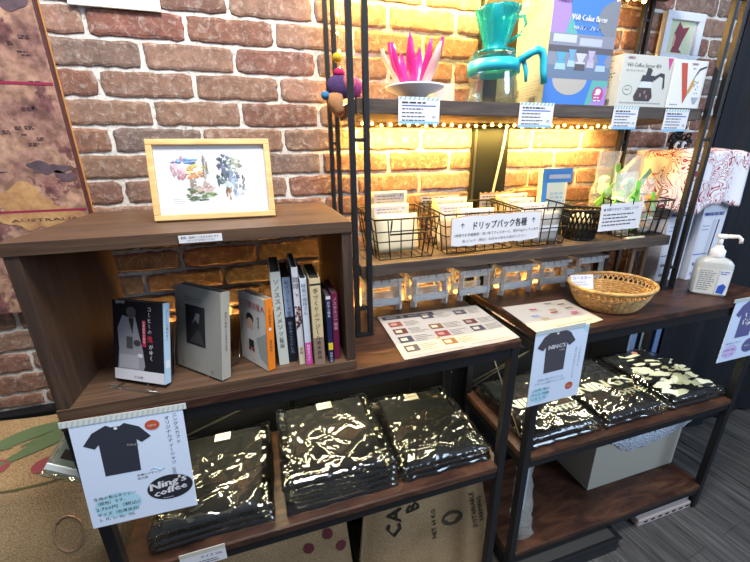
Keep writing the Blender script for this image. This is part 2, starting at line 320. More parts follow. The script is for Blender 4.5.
# ------------------------------------------------------------ racks
def rack(x0, x1, shelves, label):
    t = thing('display_rack', label, 'rack', ((x0 + x1) / 2, (YF + YB) / 2, 0))
    L = .022
    B().box(x0 - .001, x1 + .001, YF - .002, YB, ZT - .02, ZT, m_table, .003).build('tabletop', t)
    for x in (x0, x1 - L):
        for y in (YF, YB - L):
            l = B().box(x, x + L, y, y + L, .012, ZT - .0205, m_black, .002).build('leg', t)
            B().box(x + .002, x + L - .002, y + .002, y + L - .002, 0, .012, m_black, .003).build('foot', l)
    for z in shelves + [ZT - .0205]:
        f = B()
        f.box(x0 + L, x1 - L, YF + .002, YF + L, z - .024 - (.018 if z < .87 else .004), z - (.018 if z < .87 else 0), m_black, .0015); f.box(x0 + L, x1 - L, YB - L, YB - .002, z - .042, z - .018, m_black, .0015)
        for x in (x0, x1 - L): f.box(x + .002, x + L - .002, YF + L, YB - L, z - .042, z - .018, m_black, .0015)
        f.build('rail', t)
        if z < .87: B().box(x0 + .004, x1 - .004, YF + .001, YB - .004, z - .018, z, m_table, .003).box(x0 + .024, x1 - .024, YF - .001, YF + .002, z - .017, z - .001, m_table, .001).build('shelf', t)
    for za, zb in ((.12, .48), (.54, .84)):
        B().tube([(x0 + .03, YB - .004, za), (x1 - .03, YB - .004, zb)], .0025, flat('#8a8778', .35, .8), 6).build('brace', t)
    for sgn in (0, 1):
        B().tube([(x0 + .011, YF + .04 if sgn else YB - .04, .55), (x0 + .011, YB - .04 if sgn else YF + .04, .84)], .002, flat('#8a8778', .35, .8), 6).build('side_brace', t)
    return t
rack(XL0, XL1, [.51], 'black framed rack with dark wood top carrying the open wooden bookshelf box')
rack(XR0, XR1, [.51, .118], 'black framed rack with dark wood top carrying the oval wicker basket')

# hutch over both racks
h = thing('shelf_hutch', 'tall black metal hutch with dark board shelves standing across both rack tops', 'shelf', (1.5, -.11, ZT))
for x0, x1, y in ((.962, 1.006, -.215), (1.992, 2.043, -.215), (.953, .981, -.030), (1.908, 1.945, -.030)):
    p = B(); d = .012 if y < -.1 else .010
    for x in (x0, x1 - d): p.box(x, x + d, y, y + .013, ZT + .001, 1.79, m_black, .001)
    for z in (.905, .975, 1.36, 1.70): p.box(x0 + d, x1 - d, y + .003, y + .010, z - .004, z + .004, m_black, .001)
    p.box(x0 - .001, x1 + .001, y - .001, y + .014, ZT, ZT + .006, m_black, .001); p.build('post', h)
for z0, z1 in ((1.050, 1.080), (1.412, 1.442), (1.752, 1.78)):
    B().box(1.008, 1.99, -.2015, -.018, z0, z1, m_board, .002).box(.982, 1.008, -.2015, -.03, z0, z1, m_board, .002).build('shelf', h)

# ------------------------------------------------------------ string lights
def string(label, x0, x1, y, z, nb, watts, sz=.004, sag=.004, tint=(1, .58, .14), up=False):
    t = thing('string_lights', label, 'string lights', (x0, y, z), 'warm fairy light strings')
    ws = []; proto = None
    for i in range(nb * 2 + 1):
        x = x0 + (x1 - x0) * i / (nb * 2); ws.append((x, y + random.uniform(-.002, .002), z + random.uniform(-1, 1) * sag))
    B().tube(ws, .0012, flat('#8f8a6a', .5), 5).build('wire', t)
    for i in range(nb):
        p = Vector(ws[2 * i + 1]) + Vector((0, -.003, 0)); bm = B()
        if proto is None:
            proto = B(Matrix.Translation(MW[t.name].translation)).blob((0, 0, 0), (sz, sz, sz), m_bulb, 8).build('bulb', t); o = proto
        else: o = proto.copy(); COL.objects.link(o)
        o.location = p - MW[t.name].translation
    l = bpy.data.lights.new('fairy_glow', 'AREA'); l.shape = 'RECTANGLE'; l.size = (x1 - x0) * .86; l.size_y = .02; l.energy = watts; l.color = tint
    o = bpy.data.objects.new('fairy_glow', l); COL.objects.link(o); o.parent = t; o.location = ((x1 - x0) * .45, 0, .004 if up else -.004); o.rotation_euler = (math.pi if up else 0, 0, 0)
    return t, o
string('fairy light string glowing under the hutch shelf holding the coffee boxes', 1.0, 1.91, -.036, 1.405, 36, 13)
string('fairy light string glowing under the topmost hutch board', 1.0, 1.90, -.036, 1.742, 30, 14, .006)
def drop_string(label, x, y, z0, z1, nb, watts):
    t = thing('string_lights', label, 'string lights', (x, y, z0), 'warm fairy light strings'); ws = [(x + random.uniform(-.003, .003), y, z0 + (z1 - z0) * i / (2 * nb)) for i in range(2 * nb + 1)]
    B().tube(ws, .0012, flat('#8f8a6a', .5), 5).build('wire', t); p0 = None
    for i in range(nb):
        if p0 is None: p0 = B(Matrix.Translation(MW[t.name].translation)).blob((0, 0, 0), (.004, .004, .004), m_bulb, 8).build('bulb', t); o = p0
        else: o = p0.copy(); COL.objects.link(o)
        o.location = Vector(ws[2 * i + 1]) - MW[t.name].translation
    for k in range(2):
        l = bpy.data.lights.new('fairy_glow', 'POINT'); l.shadow_soft_size = .02; l.energy = watts; l.color = (1, .6, .16); o = bpy.data.objects.new('fairy_glow', l); COL.objects.link(o); o.parent = t; o.location = (0, -.012, (z1 - z0) * (.2 + .6 * k))
drop_string('fairy light string hanging down the bricks behind the left hutch post', .991, -.010, 1.40, 1.74, 9, 1.1)
string('fairy light string along the wall behind the bookshelf box and white stools', .42, 1.90, -.0065, .888, 40, 6, .003, .001, up=True)
string('fairy light string under the left rack top above the black shirts', .44, 1.31, -.06, .85, 30, 4.2, tint=(1, .88, .54))
string('fairy light string under the right rack top above the printed shirts', 1.44, 2.24, -.06, .85, 28, 2.8, tint=(1, .93, .68))
c = B(); c.tube([(1.483, -.014, 1.41), (1.479, -.016, 1.36), (1.470, -.015, 1.30), (1.462, -.014, 1.25), (1.452, -.016, 1.20), (1.452, -.016, 1.09)], .0035, flat('#a8a498', .6), 8)
tag(c.build('cable'), 'white cable running down the dark wall strip behind the baskets', 'cable')

# ------------------------------------------------------------ map, poster, wall pictures
mp_ = thing('wall_map', 'brownish antique world map canvas on the brick wall at left', 'map', (.05, -.012, 1.0))
B().box(-.55, .394, -.022, -.001, .995, 1.9, m_map, .002).build('canvas', mp_)
md = B(); fm = basis((-.55, -.0225, .995), *FRONT); m_ml = flat('#8e2444', .6); m_mk = flat('#4a3238', .7)
for z in (.229, .48, .73): md.rect(0, .943, z - .0025, z + .0025, fm, m_ml)
for x in (.72,): md.rect(x - .0008, x + .0008, 0, .9, fm, m_mk, .0003)
md.text('AUSTRALIA', .80, .207, .009, fm, m_mk, width=.125)
for i in range(80):
    x, z, l = random.uniform(.62, .91), random.uniform(.24, .88), random.uniform(.008, .028); md.lines(x, x + l, z, .004, random.choice((1, 1, 2)), fm, m_mk, .002)
def land(cx, cz, r, mat, n=26, off=.0002, sx=1):
    ph = [random.uniform(0, 6.3) for _ in range(5)]
    md.patch([(cx + sx * q * math.cos(a), cz + q * math.sin(a)) for a in [2 * math.pi * i / n for i in range(n)] for q in [r * (1 + .25 * math.sin(2 * a + ph[0]) + .2 * math.sin(3 * a + ph[1]) + .12 * math.sin(7 * a + ph[2]))]], fm, mat, off)
m_aus = noisy('map_ochre_land', [(.3, '#94694c'), (.55, '#b48a5c'), (.7, '#c49c6a')], 45, detail=8, bump=0); m_isl = noisy('map_dark_land', [(.3, '#473c44'), (.7, '#6a545a')], 50, detail=8, bump=0); m_plm = noisy('map_plum_land', [(.3, '#6a4049'), (.7, '#93605f')], 40, detail=8, bump=0)
land(.85, .228, .05, m_aus, 60, sx=1.3); land(.893, .318, .014, m_isl, 50, sx=2.2); land(.92, .30, .012, m_isl, 50, sx=1.3); land(.74, .36, .03, m_plm, 60); land(.79, .56, .03, m_plm, 60, sx=1.5); land(.885, .63, .03, m_isl, 60, sx=1.2); land(.80, .40, .012, m_plm, 40); land(.82, .425, .010, m_plm, 40)
md.build('print_marks', mp_)
B().box(.394, .397, -.021, -.005, .995, 1.9, flat('#4a2a2c', .6), .001).box(.394, .3985, -.005, -.001, .995, 1.9, flat('#a87a40', .5), .001).build('canvas_edge', mp_)
pw = thing('wall_poster', 'white board poster on the bricks above the framed painting', 'poster', (.53, -.01, 1.62))
B().box(.447, .613, -.007, -.003, 1.621, 1.86, m_pcard, .001).build('board', pw)
B().box(.447, .613, -.0075, -.0068, 1.621, 1.6222, flat('#a9adb5', .5), .0005).build('lower_edge', pw)

def framed(t, X, w, h_, d, bar, m_fr, art, back=True):
    """frame in local XY (u right, v up), normal +Z to the viewer"""
    f = B(X)
    for x0, x1, y0, y1 in ((0, w, 0, bar), (0, w, h_ - bar, h_), (0, bar, bar, h_ - bar), (w - bar, w, bar, h_ - bar)): f.box(x0, x1, y0, y1, 0, d, m_fr, .0015)
    f.build('frame', t); B(X).box(bar, w - bar, bar, h_ - bar, .001, d * .5, m_paper, 0).build('mount', t)
    a = B(X); art(a, Matrix.Translation((0, 0, d * .5))); a.T = X; a.build('artwork', t)
    B(X).box(bar, w - bar, bar, h_ - bar, d * .82, d * .86, m_pane, 0).build('glass', t)
def art_water(a, fr):
    W, H = .224, .15
    def splash(x, y, rx, ry, c0, n=11):
        for i in range(n):
            px, py = x + random.uniform(-.95, .95) * rx, y + random.uniform(-.95, .95) * ry; k = 14; ph = random.uniform(0, 6); v_ = random.uniform(.75, 1.25); c = '#' + ''.join('%02x' % max(20, min(245, int((int(c0[j:j + 2], 16) * .8 + 36) * v_))) for j in (1, 3, 5))
            a.patch([(px + rx * .3 * (1 + .4 * math.sin(3 * q + ph)) * math.cos(q), py + ry * .3 * (1 + .4 * math.sin(4 * q + ph)) * math.sin(q)) for q in [2 * math.pi * j / k for j in range(k)]], fr, flat(c, .8), .0002 + .0001 * i + random.random() * .0002)
    a.rect(.03, .194, .024, .128, fr, flat('#dadce0', .7), .0001)
    for q in ((.065, .115, .022, .006, '#5f8fd0'), (.05, .1, .012, .02, '#e3b3bb'), (.058, .09, .01, .012, '#d08f9a'), (.085, .098, .016, .008, '#e8d06a'), (.083, .09, .014, .01, '#d98a4a'), (.1, .1, .006, .02, '#8a8580'), (.09, .068, .02, .016, '#b9a596'), (.08, .052, .016, .010, '#5d7046'), (.1, .05, .016, .008, '#7a9a5a'), (.098, .06, .006, .006, '#e0a0b0'), (.085, .041, .02, .004, '#4c6a40'), (.075, .11, .01, .002, '#50608f'),
              (.137, .112, .014, .012, '#4a5568'), (.14, .1, .010, .012, '#5a6a86'), (.132, .085, .010, .02, '#3f4a5c'), (.155, .112, .012, .012, '#a8b09a'), (.16, .1, .014, .01, '#c2c8b4'), (.155, .082, .012, .012, '#6d7f98'), (.148, .06, .010, .02, '#8fa2b8'), (.14, .05, .005, .018, '#8a6648'), (.17, .07, .003, .012, '#33332f'), (.128, .078, .01, .008, '#7fa08a'), (.165, .052, .008, .012, '#b7bfc8')): splash(*q)
    a.lines(.036, .06, .04, .004, 3, fr, m_grey, .0008)
u = Vector((.999, -.045, 0)).normalized(); tl = R(13); nrm = Vector((u.y, -u.x, 0)); v = Vector((0, 0, 1)) * math.cos(tl) - nrm * math.sin(tl)
X = basis((.578, -.222, 1.2145), u, v); X = X @ Matrix.Scale(.97, 4)
pf = thing('picture_frame', 'oak framed watercolour painting standing on top of the wooden box', 'picture', X.translation)
framed(pf, X, .226, .154, .014, .011, m_frame, art_water)
def art_small(a, fr):
    a.rect(.03, .13, .025, .115, fr, flat('#d3dcb8', .7), .0002)
    a.patch([(.05, .028), (.06, .06), (.052, .08), (.066, .112), (.085, .095), (.112, .1), (.094, .065), (.084, .038), (.1, .028)], fr, flat('#8c2238', .7), .0004)
    a.patch([(.05, .05), (.06, .045), (.062, .068), (.056, .08)], fr, flat('#d9a58e', .7), .0005)
X = basis((2.012, -.004, 1.60), *FRONT)
sf = thing('small_wall_picture', 'small white framed picture of a dark red shape on the brick wall', 'picture', X.translation)
framed(sf, X, .163, .136, .018, .022, m_pcard, art_small)

# ------------------------------------------------------------ open wooden box on the left rack
bx = thing('bookshelf_box', 'open dark walnut wooden box shelf holding the books on the left rack', 'shelf', (.663, -.18, ZT))
XB0, XB1, ZB0, ZB1, TB = .398, .928, .9005, 1.214, .021
B().box(XB0, XB1, YF + .001, -.012, ZB1 - TB, ZB1, m_walnut, .001).build('top_board', bx)
B().box(XB0, XB1, YF + .001, -.012, ZB0, ZB0 + TB, m_walnut, .001).build('bottom_board', bx)
for x in (XB0, XB1 - TB): B().box(x + .001, x + TB - .001, YF + .003, -.013, ZB0 + TB, ZB1 - TB, m_walnutv, .001).build('side_board', bx)
fr = basis((.637, YF - .001, 1.196), *FRONT)
sl = B(); sl.prism([(0, 0), (.066, 0), (.066, .0125), (0, .0125)], fr, .0012, m_paper); sl.text('書籍、雑貨のご注文も承ります', .003, .0072, .0044, fr, m_ink, .0016, width=.058); sl.text('スタッフまでお声がけください', .012, .0022, .004, fr, m_ink, .0016, width=.042)
tag(sl.build('shelf_label'), 'white printed label strip on the front edge of the wooden box top', 'label')

# books
def book(label, x, y, th, w, t_, h_, cover, spine, pages='#b9ab93', lean=0, art=None, group='books in the wooden box', z=.9222, roll=0):
    X = Matrix.Translation((x, y, z)) @ Matrix.Rotation(R(th), 4, 'Z') @ Matrix.Rotation(R(lean), 4, 'Y') @ Matrix.Rotation(R(roll), 4, 'X')
    o = thing('book', label, 'book', None, group, X)
    c = B(X); k = .0012
    c.box(0, k, 0, w, 0, h_, flat(cover, .45), .0004); c.box(t_ - k, t_, 0, w, 0, h_, flat(cover, .45), .0004); c.box(0, t_, -.0008, k, 0, h_, flat(spine, .45), .0004)
    c.build('cover', o)
    B(X).box(k, t_ - k, k, w - .004, .002, h_ - .0025, flat(pages, .8, bump=.2), 0).build('pages', o)
    if art:
        a = B(X); FS = basis((0, -.0009, 0), (1, 0, 0), (0, 0, 1)); FC = basis((-.0001, w, 0), (0, -1, 0), (0, 0, 1)); art(a, FS, FC, t_, w, h_); a.build('print', o)
    return o
def a_oni(a, S, C, t_, w, h_):
    a.rect(0, w, 0, h_, C, flat('#14121a', .4), .0003); a.rect(0, w, 0, .021, C, flat('#cfd0d8', .4), .0005)
    a.patch([(.008, .021), (.012, .06), (.01, .1), (.022, .125), (.034, .122), (.05, .128), (.056, .1), (.066, .06), (.07, .03), (.066, .021)], C, flat('#8b8b92', .5), .0005)
    a.disc(.042, .134, .011, .014, C, flat('#55504f', .5), .0006); a.patch([(.031, .136), (.033, .148), (.05, .149), (.054, .135), (.047, .142), (.037, .142)], C, flat('#0c0b0e', .5), .0008); a.patch([(.036, .12), (.044, .09), (.048, .12)], C, flat('#2a2a30', .5), .0008)
    a.rect(.03, .044, .062, .085, C, flat('#4a4a50', .5), .0009); a.disc(.054, .074, .008, .006, C, flat('#3a3a40', .5), .001); a.disc(.06, .05, .006, .004, C, flat('#c7c7cc', .5), .001); a.rect(.012, .056, .024, .05, C, flat('#a0a0a8', .5), .0006)
    a.rect(.066, .074, .068, .118, C, flat('#b3274a', .5), .0009); a.text('自家焙煎の珈琲', .07, .117, .0056, C, m_paper, .0012, vert=True)
    a.text('コーヒーの', .083, .146, .0098, C, m_paper, .0011, vert=True); a.text('鬼', .083, .092, .014, C, flat('#c33a4c', .5), .0011, vert=True); a.text('がゆく', .085, .075, .010, C, m_paper, .0011, vert=True)
    a.text('嶋中労', .008, .147, .007, C, m_paper, .0011); a.text('中公文庫', .045, .006, .005, C, m_ink, .0011)
    a.rect(0, t_, 0, h_, S, flat('#a9c3d6', .4), .0003); a.text('コーヒーの鬼がゆく', t_ / 2, .142, .0062, S, m_ink, .0006, vert=True); a.rect(.002, t_ - .002, .03, .045, S, m_paper, .0005)
def a_grey(a, S, C, t_, w, h_):
    a.rect(.032, .088, .055, .135, C, flat('#26262a', .5), .0004); a.patch([(.05, .095), (.064, .122), (.074, .12), (.07, .1), (.06, .108)], C, flat('#77777a', .6), .0006); a.patch([(.04, .06), (.07, .09), (.08, .07), (.085, .058)], C, flat('#3b3b3f', .6), .0006)
    a.lines(.03, .09, .148, .005, 2, C, flat('#70706c', .6), .002); a.lines(.05, .07, .02, .004, 2, C, flat('#9a9a94', .6), .001); a.text('珈琲の美術', t_ / 2, .135, .006, S, flat('#4c4c4a', .6), .0006, vert=True); a.text('ある喫茶店の記録', t_ / 2, .1, .005, S, flat('#4c4c4a', .6), .0006, vert=True)
def a_san(a, S, C, t_, w, h_):
    a.rect(0, w, 0, h_, C, flat('#c9cbc9', .5), .0003); a.text('三丁珈琲屋人', .004, .122, .0165, C, flat('#a8243c', .5), .0008, width=w - .006)
    a.disc(.04, .098, .013, .012, C, m_ink, .0006); a.disc(.04, .088, .011, .012, C, flat('#d9b59a', .6), .0008); a.patch([(.028, .075), (.052, .075), (.056, .05), (.026, .05)], C, m_paper, .0006); a.rect(.032, .05, .035, .052, C, m_ink, .0008); a.disc(.035, .031, .005, .004, C, flat('#8c2636', .5), .0009); a.disc(.047, .031, .005, .004, C, flat('#8c2636', .5), .0009)
    a.patch([(.06, .06), (w, .08), (w, .01), (.07, .02)], C, flat('#9ba5a6', .5), .0005); a.lines(.038, .056, .008, .004, 1, C, m_grey, .0012); a.text('珈琲屋', .07, .11, .008, C, m_ink, .0009, vert=True)
    a.rect(0, t_, 0, h_, S, flat('#e07a1c', .45), .0003); a.text('三丁珈琲屋人', t_ / 2, .132, .006, S, m_ink, .0006, vert=True); a.disc(t_ / 2, .088, .003, .003, S, m_paper); a.text('森沢明夫', t_ / 2, .066, .006, S, m_ink, .0006, vert=True)
book('small paperback with a man in a white coat on its black cover, on clear stand', .564, -.337, 60, .112, .014, .153, '#1a1820', '#a9c3d6', lean=13, art=a_oni, z=.930)
book('grey hardcover book with a dark square picture, facing out in the wooden box', .664, -.350, 45, .132, .020, .172, '#93938e', '#a39e92', lean=9, art=a_grey, pages='#4a443d', z=.926)
book('paperback with a cartoon cover and bright orange spine leaning on the book row', .749, -.340, 33, .095, .0165, .150, '#c9cbc9', '#e07a1c', lean=4, art=a_san, pages='#8d8171', z=.9238)
def sp(parts, title, tc='#2a2b30', ts=.011, ty=.93, sub=None):
    def f(a, S, C, t_, w, h_):
        for i, (z0, z1, c) in enumerate(parts): a.rect(.0002, t_ - .0002, z0 * h_, z1 * h_, S, flat(c, .45), .0003 + i * .0001)
        a.text(title, t_ / 2, h_ * ty, min(ts, t_ * .7), S, flat(tc, .5), .0008, vert=True)
        if sub: a.text(sub[0], t_ / 2, h_ * sub[1], min(sub[2], t_ * .6), S, flat(sub[3], .5), .0008, vert=True)
    return f
def a_photo(a, S, C, t_, w, h_):
    a.rect(0, t_, 0, h_, S, flat('#c7c6cc', .45), .0003); a.text('珈琲', t_ / 2, h_ * .92, .0125, S, m_ink, .0008, vert=True); a.text("'n", .002, h_ * .72, .011, S, m_ink, .0008)
    for i in range(34): a.disc(t_ / 2 + random.uniform(-.4, .4) * t_, h_ * random.uniform(.38, .62), .0022, .0022, S, flat(random.choice(['#6a2430', '#8a4a3a', '#4a5a34', '#3a2a22', '#a07a70']), .5), .0005 + random.random() * .0003, 8)
    a.patch([(.0, h_ * .4), (t_, h_ * .47), (t_, h_ * .455), (0, h_ * .385)], S, m_ink, .0009); a.rect(0, t_, 0, h_ * .2, S, flat('#c9bda4', .5), .0004); a.text('手帖', t_ / 2, h_ * .19, .007, S, m_ink, .0009, vert=True)
rowg = 'books in the wooden box'
book('tallish cream and grey hardcover book, leftmost spine of the standing row', .772, -.321, 0, .13, .0195, .2, '#b9bab0', '#c2c3ba', '#3f3a35', art=sp([(0, 1, '#bfc1b8')], 'ソノススメノメソッド', '#4a4d4a', .0125, .94, ('後藤', .3, .010, '#4a4d4a')))
book('pale blue over dark navy book spine second in the standing row', .7935, -.315, 0, .12, .0155, .186, '#1b2233', '#1b2233', '#3f3a35', art=sp([(.55, 1, '#8fa4c6'), (0, .55, '#161d2e')], '私はコーヒーで世界を', '#26304a', .0085, .97, ('変えることにした', .5, .0085, '#8fa4c6')))
book('tall thin book with photo strip of cherries on its spine', .812, -.332, 0, .125, .0115, .209, '#b9b8bd', '#b9b8bd', '#3f3a35', art=a_photo)
book('slim pale book with a magenta band at the foot of its spine', .8255, -.337, 0, .11, .0125, .187, '#c4cdd6', '#c4cdd6', '#3f3a35', art=sp([(.27, 1, '#c3ccd6'), (0, .27, '#cf4aa0')], '時鳥の珈琲さん', '#3f5878', .0095, .95, ('珈琲豆だより', .25, .006, '#ffffff')))
book('beige and brown book with a small bird mark at the top of its spine', .8425, -.3445, 0, .115, .0205, .187, '#c9b48a', '#c9b48a', '#3a342e', art=sp([(.33, 1, '#cbb78e'), (0, .33, '#8c7464'), (.925, .945, '#2a2622')], '手づくりのアジール', '#2f2a24', .0115, .90, ('青木真兵', .3, .010, '#2a211c')))
book('small navy book with a yellow square on its spine', .8715, -.3445, 0, .1, .0095, .148, '#1c2348', '#1c2348', '#3a342e', art=sp([(0, 1, '#1d244a'), (.2, .31, '#d9c02c'), (.955, 1, '#c9c9cc')], '日本の喫茶', '#c8c8d8', .0065, .93, ('珈琲文庫', .17, .006, '#c8c8d8')))
book('small maroon book, rightmost spine against the box side', .8845, -.333, 0, .1, .0125, .148, '#65163a', '#65163a', '#3a342e', art=sp([(0, 1, '#6c183e')], 'ノスタルジア喫茶', '#d9b0bd', .0085, .95))
def stand(label, x, y, th, w):
    X = Matrix.Translation((x, y, .9222)) @ Matrix.Rotation(R(th), 4, 'Z'); s = B(X)
    for yy in (w * .15, w * .8): s.tube([(-.03, yy, .0025), (.03, yy, .0025), (.062, yy, .11)], .0022, m_acr, 6); s.tube([(-.03, yy, .0025), (-.03, yy, .018)], .0022, m_acr, 6)
    s.tube([(-.03, -.005, .0025), (-.03, w * .95, .0025)], .0028, m_acr, 6); s.tube([(.062, w * .1, .11), (.062, w * .85, .11)], .0022, m_acr, 6)
    return tag(s.build('book_stand'), label, 'book stand', 'clear book stands')
stand('clear acrylic book stand under the black covered paperback', .568, -.325, 60, .11)
stand('clear acrylic book stand under the grey hardcover book', .682, -.322, 45, .13)

# ------------------------------------------------------------ goods on the upper hutch shelf
Z2 = 1.4425
def price_tag(x0, x1, z0, z1, label):
    fr = basis((x0, -.2035, z0), *FRONT); w, h_ = x1 - x0, z1 - z0; t = B()
    t.prism([(0, 0), (w, 0), (w, h_), (0, h_)], fr, .001, m_paper); c = flat('#7fb4d8', .6)
    t.rect(0, w, 0, h_ * .1, fr, c, .0013); t.rect(0, w, h_ * .9, h_, fr, flat('#cfe0e4', .6), .0013)
    for i in range(9): t.patch([(w * (i + .1) / 9, h_ * .9), (w * (i + .5) / 9, h_ * .9), (w * (i + .8) / 9, h_), (w * (i + .4) / 9, h_)], fr, flat('#88a7a4', .6), .0015)
    t.rect(w * .08, w * .9, h_ * .66, h_ * .7, fr, flat('#3f62b0', .6), .0014); t.lines(w * .08, w * .8, h_ * .76, .006, 1, fr, m_ink, .0032, .0015); t.lines(w * .08, w * .75, h_ * .54, .0075, 4, fr, flat('#55585e', .6), .0024, .0015)
    t.text('円', w * .82, h_ * .2, .008, fr, m_ink, .0015)
    return tag(t.build('price_tag'), label, 'price tag', 'blue edged price tags on the hutch shelf')
price_tag(1.073, 1.170, 1.393, 1.4465, 'price tag on shelf edge below the pink petal holder'); price_tag(1.378, 1.476, 1.388, 1.443, 'price tag on shelf edge below the tall blue box')
price_tag(1.664, 1.748, 1.386, 1.441, 'price tag on shelf edge below the white coffee server box'); price_tag(1.845, 1.934, 1.382, 1.438, 'price tag on shelf edge below the box with red letter V')

pk = thing('petal_holder', 'pink petal shaped plastic holder on a white round dish', 'coffee tool', (1.136, -.14, Z2))
B().lathe([(.02, 0), (.022, .006), (.03, .016), (.066, .03), (.068, .034), (.06, .032), (.03, .024), (.0001, .022)], (1.136, -.14, Z2), flat('#e4dfe2', .35), 36).build('dish', pk)
def petal(a, tilt, l, wd, m, name='petal'):
    V = []; F = []; n = 9; dx, dy = math.cos(a), math.sin(a); px, py = -dy, dx
    for i in range(n):
        s = i / (n - 1); hw = wd * (math.sin(math.pi * min(1, .16 + s * .84)) ** .7) * (1 if s < .97 else .3); r_ = .028 + tilt * math.sin(s * 1.4); z = Z2 + .024 + l * s
        for q, e in ((-1, .006), (0, 0), (1, .006)):
            for th in (0, .0022): V.append((1.136 + dx * (r_ - e + th) + px * hw * q, -.14 + dy * (r_ - e + th) + py * hw * q, z))
    for i in range(n - 1):
        o = i * 6
        F += [(o, o + 2, o + 8, o + 6), (o + 2, o + 4, o + 10, o + 8), (o + 1, o + 7, o + 9, o + 3), (o + 3, o + 9, o + 11, o + 5), (o, o + 6, o + 7, o + 1), (o + 4, o + 5, o + 11, o + 10)]
    B().add(V, F, m, True).build(name, pk)
for i in range(8): petal(2 * math.pi * i / 8 + .2, .034, .092 + .012 * (i % 2), .0105, m_pinkp)
for i in range(3): petal(2 * math.pi * i / 3 + .9, .05, .085, .014, m_frost, 'frosted_petal')

sv = thing('drip_server', 'teal glass coffee dripper on a clear server with turquoise handle band', 'coffee server', (1.347, -.13, Z2))
c0 = (1.347, -.13, Z2); m_band = flat('#2cb2ca', .35)
B().lathe([(.05, .001), (.060, .004), (.063, .02), (.059, .05), (.054, .078), (.054, .098), (.060, .107), (.058, .109), (.051, .098), (.051, .078), (.056, .05), (.060, .02), (.056, .006), (.0001, .004)], c0, m_glass, 40).build('carafe', sv)
hb = B(); hb.lathe([(.0575, .070), (.062, .070), (.062, .095), (.0565, .095), (.0565, .082), (.0575, .070)], c0, m_band, 40)
hb.build('band', sv)
B().tube([(1.385, -.178, 1.535), (1.402, -.195, 1.548), (1.413, -.20, 1.553), (1.424, -.202, 1.549), (1.430, -.203, 1.535), (1.433, -.203, 1.510), (1.440, -.203, 1.484)], [.008, .0085, .009, .0085, .008, .0075, .0075], m_band, 10).build('handle', sv)
B().tube([(1.392, -.178, 1.545), (1.402, -.182, 1.51), (1.404, -.182, 1.49)], [.006, .005, .003], m_band, 8).build('handle_lug', sv)
dr = B(); dr.lathe([(.024, .108), (.048, .112), (.049, .117), (.024, .122), (.027, .132), (.049, .196), (.052, .203), (.049, .203), (.046, .194), (.024, .134), (.02, .122), (.02, .112), (.024, .108)], c0, m_teal, 64, ripple=.03, nr=16)
dp = dr.build('dripper', sv)
B().tube([(1.392, -.14, 1.632), (1.412, -.142, 1.636), (1.418, -.143, 1.620), (1.405, -.142, 1.598), (1.378, -.138, 1.582)], .0042, m_teal, 8).build('dripper_handle', dp)
B().blob((1.345, -.13, Z2 + .2), (.016, .010, .018), flat('#9fb5c0', .3), 12).build('scoop', dp)

